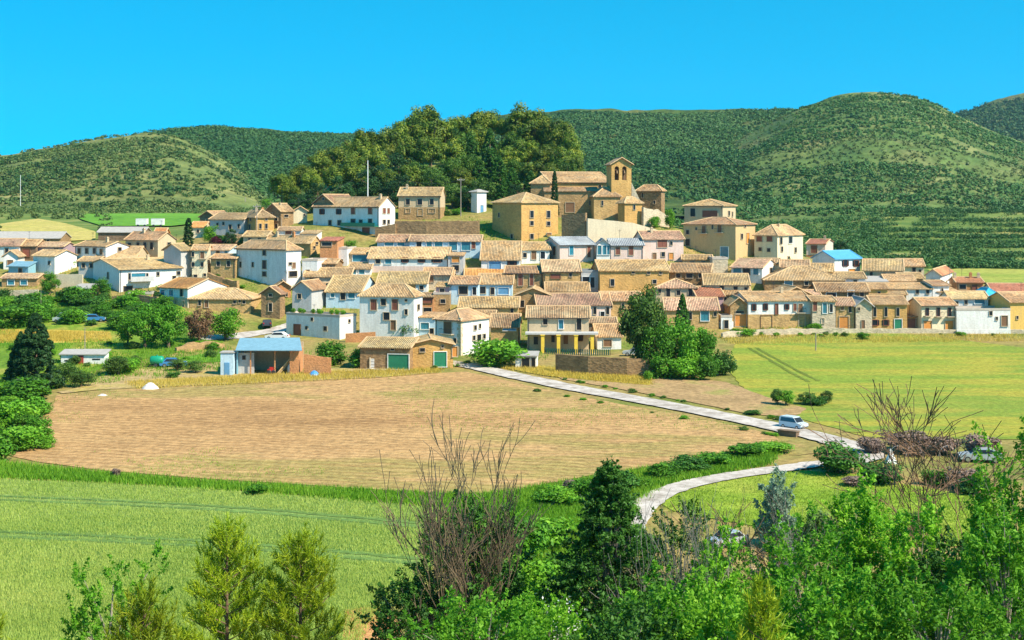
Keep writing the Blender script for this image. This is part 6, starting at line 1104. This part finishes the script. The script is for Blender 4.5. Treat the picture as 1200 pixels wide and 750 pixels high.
def fg_crown(px, D, ytop, wpx, kind, seed, label, name, n=260, per=46, size=.075, mat='green', shape='round', ln=.7, low=.1, thin=.13):
    """crown in world metres: hundreds of leafy sprigs that point up and out, each a line of leaf-sized faces, on limbs from the trunk"""
    z0 = float(Tp(px, D)); p = P(px, 0, D); p.z = z0; top = -(ytop - HY) * D / F - z0; w = wpx * D / F / 2; r = np.random.default_rng(seed); rr = random.Random(seed); root = empty(name, p, label, 'tree'); lo = top * low
    a = r.uniform(0, 6.283, n); C2 = np.stack([np.cos(a), np.sin(a)], 1)
    if shape == 'round':
        u = r.random(n); ph = np.arccos(1 - 1.85 * u); q = r.uniform(.35, 1, n) ** .6; lump = 1 + .22 * np.sin(a * 3 + seed) * np.sin(ph * 4 + seed * 2) + r.normal(0, .07, n)
        B = np.stack([np.cos(a) * np.sin(ph) * w * q * lump, np.sin(a) * np.sin(ph) * w * q * lump, lo + (top - lo) * (.48 + .46 * np.cos(ph) * q * lump)], 1); dr = np.stack([np.cos(a) * np.sin(ph), np.sin(a) * np.sin(ph), .55 + .6 * np.cos(ph)], 1)
    elif shape == 'spire':
        ns = 8; sx = r.uniform(-.8, .8, ns) * w; sy = r.uniform(-.6, .6, ns) * w; sh = lo + (top - lo) * r.uniform(.62, .95, ns); sx[0] *= .3; sh[0] = top - ln * .5; i = r.integers(0, ns, n); t = r.random(n) ** .75; ww = w * .5 * (1 - t) ** .65 + .1
        B = np.stack([sx[i] * (.45 + .55 * t), sy[i] * (.45 + .55 * t), lo + (sh[i] - lo) * t], 1); B[:, :2] += C2 * (ww * r.random(n) ** .5)[:, None]; dr = np.concatenate([C2 * .45, np.full((n, 1), .9)], 1)
    else:
        t = r.random(n) ** 1.5; t = (np.floor(t * 15) + r.uniform(.0, .6, n)) / 15; t[:14] = np.linspace(.86, 1, 14); irr = 1 + .3 * np.sin(a * 2 + np.floor(t * 15) * 1.7) ; ww = w * (1 - t) ** .95 * irr + .05; f = r.random(n) ** .6
        B = np.concatenate([C2 * (ww * f)[:, None], (lo + (top - lo) * t + f * ww * .12)[:, None]], 1); dr = np.concatenate([C2, np.full((n, 1), .15)], 1)
    dr = dr + r.normal(0, .28, (n, 3)); dr /= np.linalg.norm(dr, axis=1)[:, None]; L_ = ln * r.uniform(.55, 1.25, n) * (1 if shape != 'cone' else (1.15 - .75 * t))
    k = np.repeat(np.arange(n), per); s = r.random(n * per); C = B[k] + dr[k] * (s * L_[k])[:, None] + r.normal(0, 1, (n * per, 3)) * (thin * (1.15 - s))[:, None]
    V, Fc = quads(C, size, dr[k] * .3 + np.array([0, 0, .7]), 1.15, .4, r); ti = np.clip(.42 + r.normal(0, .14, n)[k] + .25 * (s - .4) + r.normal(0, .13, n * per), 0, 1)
    link(bpy.data.objects.new('crown', npmesh('crown', V, Fc, LM[FGM.get(mat, mat)], np.repeat(ti, 4))), root)
    m = MB(); m.tube([(0, 0, -.5), (rr.uniform(-.1, .1), 0, top * .4), (rr.uniform(-.15, .15), 0, top * .8)], [.13, .09, .02], 7)
    for c in B[::5]: m.tube([(0, 0, max(.3, c[2] * .5)), (c[0] * .5, c[1] * .5, c[2] * .78), tuple(c)], [.035, .022, .01], 4, False)
    m.build('trunk', GBARK, root); return root
def needles(px, D, ytop, wpx, seed, label, name='pine_tree', mat='yellow', nb=46, per=110, ln=.3, sh=.75):
    """young pine: upturned candles of long needles on radiating branches"""
    z0 = float(Tp(px, D)); p = P(px, 0, D); p.z = z0; top = -(ytop - HY) * D / F - z0; w = wpx * D / F / 2; r = np.random.default_rng(seed); root = empty(name, p, label, 'tree'); m = MB(); m.tube([(0, 0, -.5), (0, 0, top * .95)], [.13, .02], 7)
    C = []; Dn = []; tn = []
    for b in range(nb):
        t = (b + .5) / nb; z = top * (.12 + .85 * t ** .8); a = b * 2.4 + r.uniform(-.3, .3); le = w * (1.02 - t) ** sh * r.uniform(.75, 1.15) + .12
        e = np.array([math.cos(a) * le, math.sin(a) * le, z + le * (.35 + .5 * t)]); s = np.array([0, 0, z - .1]); m.tube([tuple(s), tuple(s * .45 + e * .55 - np.array([0, 0, .05])), tuple(e)], [.035, .022, .01], 4, False)
        ns = max(4, int(le * 9))
        for k in range(ns):
            u = .2 + .8 * (k + r.random()) / ns; q = s + (e - s) * u + r.normal(0, .1, 3); n_ = per // 4; sd = (e - s) / (np.linalg.norm(e - s) + 1e-6) * .4 + np.array([0, 0, .75]) + r.normal(0, .25, 3)
            off = np.outer(r.random(n_), sd) * ln * 1.6; C.append(q + off); dd = sd / np.linalg.norm(sd) + r.normal(0, .5, (n_, 3)); Dn.append(dd / np.linalg.norm(dd, axis=1)[:, None]); tn.append(np.clip(r.normal(.5 + .15 * (u - .5), .13) + r.normal(0, .13, n_), 0, 1))
    C = np.concatenate(C); Dn = np.concatenate(Dn); tn = np.concatenate(tn); n = len(C); sd = np.cross(Dn, r.normal(size=(n, 3))); sd /= np.linalg.norm(sd, axis=1)[:, None]; l = (ln * r.uniform(.6, 1.2, n))[:, None]
    V = np.stack([C - sd * .018, C + sd * .018, C + Dn * l + sd * .006, C + Dn * l - sd * .006], 1).reshape(-1, 3)
    link(bpy.data.objects.new('crown', npmesh('crown', V, np.arange(4 * n).reshape(n, 4), LM[mat], np.repeat(tn, 4))), root); m.build('trunk', BARK, root); return root
FG = [ # px, D, ytop, width, label, name, kwargs
 (130, 62, 650, 150, 'loose leafy tree at the bottom left with upright twigs', 'broadleaf_tree', dict(seed=1, n=150, shape='spire', thin=.1)),
 (548, 60, 572, 140, 'dark green ivy clad shrub tree behind the bare twigs at bottom centre', 'broadleaf_tree', dict(seed=2, n=420, mat='fir')),
 (490, 58, 668, 120, 'low dark shrub tree at the foot of the bare twigs', 'broadleaf_tree', dict(seed=3, n=240, mat='fir')),
 (612, 62, 650, 110, 'bright leafy shrub tree right of the bare twigs', 'broadleaf_tree', dict(seed=4, n=220, mat='bright')),
 (714, 58, 543, 215, 'dark ragged conifer at bottom centre right', 'conifer_tree', dict(seed=5, n=1900, per=46, size=.062, mat='fir', shape='cone', ln=.75, thin=.1)),
 (650, 50, 704, 90, 'leafy sapling in the gap beside the ragged conifer', 'broadleaf_tree', dict(seed=6, n=150, mat='bright')),
 (800, 64, 580, 110, 'dark shrub tree behind the grey twigs right of the conifer', 'broadleaf_tree', dict(seed=7, n=300, mat='deep')),
 (850, 56, 618, 130, 'fresh green shrub tree below the half hidden car', 'broadleaf_tree', dict(seed=8, n=300, mat='bright', shape='spire')),
 (780, 50, 672, 130, 'green shrub tree low between the conifer and fresh shrub', 'broadleaf_tree', dict(seed=9, n=260)),
 (945, 56, 604, 130, 'leafy tree with dense crown left of the pointed foreground tree', 'broadleaf_tree', dict(seed=10, n=340)),
 (1010, 58, 552, 130, 'pointed leafy tree, tallest of the central right foreground', 'broadleaf_tree', dict(seed=11, n=430, mat='bright', shape='spire')),
 (1075, 56, 592, 120, 'leafy tree just left of the bare brown tree', 'broadleaf_tree', dict(seed=12, n=340, mat='bright', shape='spire')),
 (1130, 54, 622, 130, 'dark leafy tree in front of the bare brown tree', 'broadleaf_tree', dict(seed=13, n=340, mat='fir')),
 (1200, 56, 484, 120, 'tall leafy tree cut by the right edge', 'broadleaf_tree', dict(seed=14, n=560, mat='bright', shape='spire')),
 (1180, 50, 600, 130, 'bushy leafy tree in the bottom right corner', 'broadleaf_tree', dict(seed=15, n=420)),
 (985, 46, 670, 190, 'low leafy shrub tree along the bottom, under the pointed tree', 'broadleaf_tree', dict(seed=16, n=420)),
 (1100, 44, 680, 190, 'low shrub tree along the bottom right', 'broadleaf_tree', dict(seed=17, n=400)),
 (908, 92, 545, 56, 'silver green poplar like tree at the edge of the small meadow', 'broadleaf_tree', dict(seed=18, n=260, size=.1, mat='silver', shape='spire')),
 (570, 46, 704, 170, 'leafy shrub tree at the bottom centre edge', 'broadleaf_tree', dict(seed=19, n=300)),
 (850, 44, 706, 170, 'leafy undergrowth shrub tree at the bottom, right of centre', 'broadleaf_tree', dict(seed=20, n=320, mat='bright')),
 (745, 44, 712, 150, 'dark undergrowth shrub tree at the foot of the ragged conifer', 'broadleaf_tree', dict(seed=21, n=260, mat='fir')),
]
for px, D, yt, w, lb, nm, kw in FG: fg_crown(px, D, yt, w, None, label=lb, name=nm, **kw)
needles(266, 62, 620, 128, 31, 'young yellow green pine at bottom left, left of its twin'); needles(352, 62, 632, 128, 32, 'young yellow green pine at bottom left, right of its twin'); needles(168, 54, 700, 100, 33, 'low yellow green pine between leafy tree and young pines', nb=30)
needles(892, 42, 698, 70, 34, 'yellow green pine tip poking up at the bottom right of centre', nb=26); needles(-22, 52, 705, 60, 35, 'yellow green pine sprig at the bottom left corner', nb=24)
bare('bare_tree', 'big bare grey twigged tree at bottom centre', 548, 740, 528, 58, 41, 10, .33, depth=4, spread=.34, up=.34, r0=.12, mat=plain('twig_bark', (.2, .145, .085), .9, var=.35, scale=5), minr=.015)
bare('bare_tree', 'bare brown forked tree at the right above the leafy trees', 1132, 690, 480, 66, 44, 3, .3, mat=plain('red_bark', (.2, .11, .06), .9, var=.3, scale=6), depth=5, spread=.62, up=.14, r0=.24, minr=.02, dirs=((2.9, .42), (.3, .2), (3.2, .75)))
bare('bare_shrub', 'grey bare shrub in front of the half hidden car', 805, 700, 590, 56, 43, 9, .45, depth=3, spread=.35, up=.3, r0=.035)
bare('bare_shrub', 'grey bare shrub right of the silver tree', 948, 632, 572, 88, 45, 10, .6, depth=3, spread=.4, r0=.035)
def flowers():
    D = 52; r = np.random.default_rng(5)
    for px, lab in ((655, 'white flowering shrub at the bottom edge by the ragged conifer'),):
        z0 = float(Tp(px, D)); p = P(px, 0, D); p.z = z0; top = -(722 - HY) * D / F - z0; e = empty('flowering_shrub', p, lab, 'shrub'); n = 1500; c = r.normal(size=(n, 3)) * np.array([.45, .4, .5]) + np.array([0, 0, top - .7])
        V, Fc = quads(c, .05, r=r); link(bpy.data.objects.new('blossom', npmesh('blossom', V, Fc, WHITEF, np.ones(len(V)))), e)
        V, Fc, t = clump_cloud(r.normal(size=(20, 3)) * np.array([.5, .4, .6]) + np.array([0, 0, top - 1.2]), np.full(20, .4), 130, .07, r); link(bpy.data.objects.new('foliage', npmesh('foliage', V, Fc, LM['bright'], t)), e)
        MB().tube([(0, 0, -.5), (0, 0, top - .8)], [.08, .03], 6).build('stem', BARK, e)
flowers()
sheet('bare_soil', [(404, 716), (440, 712), (470, 722), (470, 760), (400, 760)], .1, field('orange_soil', [(.3, (.5, .2, .07)), (.6, (.6, .3, .12))], big=.5, fine=2), 'patch of orange bare soil at the field corner', rows=12, cols=20)
sheet('dry_clearing', [(880, 630), (915, 626), (925, 660), (905, 690), (880, 680)], .1, MATS['garden_earth'], 'dry tan clearing among the foreground shrubs', rows=20, cols=20)
# ------------------------------------------------------------------ camera, sky, sun
cam = bpy.data.cameras.new('camera'); co = link(bpy.data.objects.new('camera', cam)); co.rotation_euler = (R(90), 0, 0)
cam.sensor_width = 36; cam.lens = F / 1200 * 36; cam.shift_x = 0; cam.shift_y = -(375 - HY) / 1200; cam.clip_start = .5; cam.clip_end = 8000; scene.camera = co
SD = Vector((.80, -.50, .95)).normalized(); el = math.asin(SD.z); az = math.atan2(SD.x, SD.y)
w = bpy.data.worlds.new('World'); scene.world = w; w.use_nodes = True; nt = w.node_tree; bg = nt.nodes['Background']
sk = nt.nodes.new('ShaderNodeTexSky'); sk.sky_type = 'NISHITA'; sk.sun_disc = False; sk.sun_elevation = el; sk.sun_rotation = az; sk.air_density = 1.0; sk.dust_density = .0; sk.ozone_density = 3.0; sk.altitude = 600
tc = nt.nodes.new('ShaderNodeTexCoord'); mp = nt.nodes.new('ShaderNodeMapping'); mp.inputs['Location'].default_value = (0, 0, .2); L(nt, tc, 'Generated', mp, 'Vector'); L(nt, mp, 0, sk, 'Vector')
hs = nt.nodes.new('ShaderNodeHueSaturation'); hs.inputs['Hue'].default_value = .469; hs.inputs['Saturation'].default_value = 3.0; hs.inputs['Value'].default_value = 1.5
L(nt, sk, 0, hs, 'Color'); L(nt, hs, 0, bg, 'Color'); bg.inputs['Strength'].default_value = .1
sl = bpy.data.lights.new('sun', 'SUN'); sl.energy = 5; sl.angle = R(.53); sl.color = (1, .9, .72); so = link(bpy.data.objects.new('sun', sl)); so.rotation_euler = SD.to_track_quat('Z', 'Y').to_euler(); so.location = (0, 0, 100)
scene.view_settings.view_transform = 'Standard'; scene.view_settings.look = 'None'; scene.view_settings.exposure = .68; scene.view_settings.gamma = 1
scene.cycles.max_bounces = 6; scene.cycles.diffuse_bounces = 3; scene.cycles.glossy_bounces = 2; scene.cycles.transmission_bounces = 3; scene.cycles.use_adaptive_sampling = True

hz = nmat('haze_air'); hm, hnt, hb = hz; hnt.nodes.remove(hb); pv = hnt.nodes.new('ShaderNodeVolumePrincipled'); pv.inputs['Color'].default_value = (.5, .78, 1, 1); pv.inputs['Density'].default_value = .00005; pv.inputs['Anisotropy'].default_value = .3
L(hnt, pv, 'Volume', hnt.nodes['Material Output'], 'Volume')
tag(MB().box(-4700, 8800, -40, 3100, -90, 260).build('haze', hm), 'thin blue summer haze over the valley', 'haze', kind='stuff')
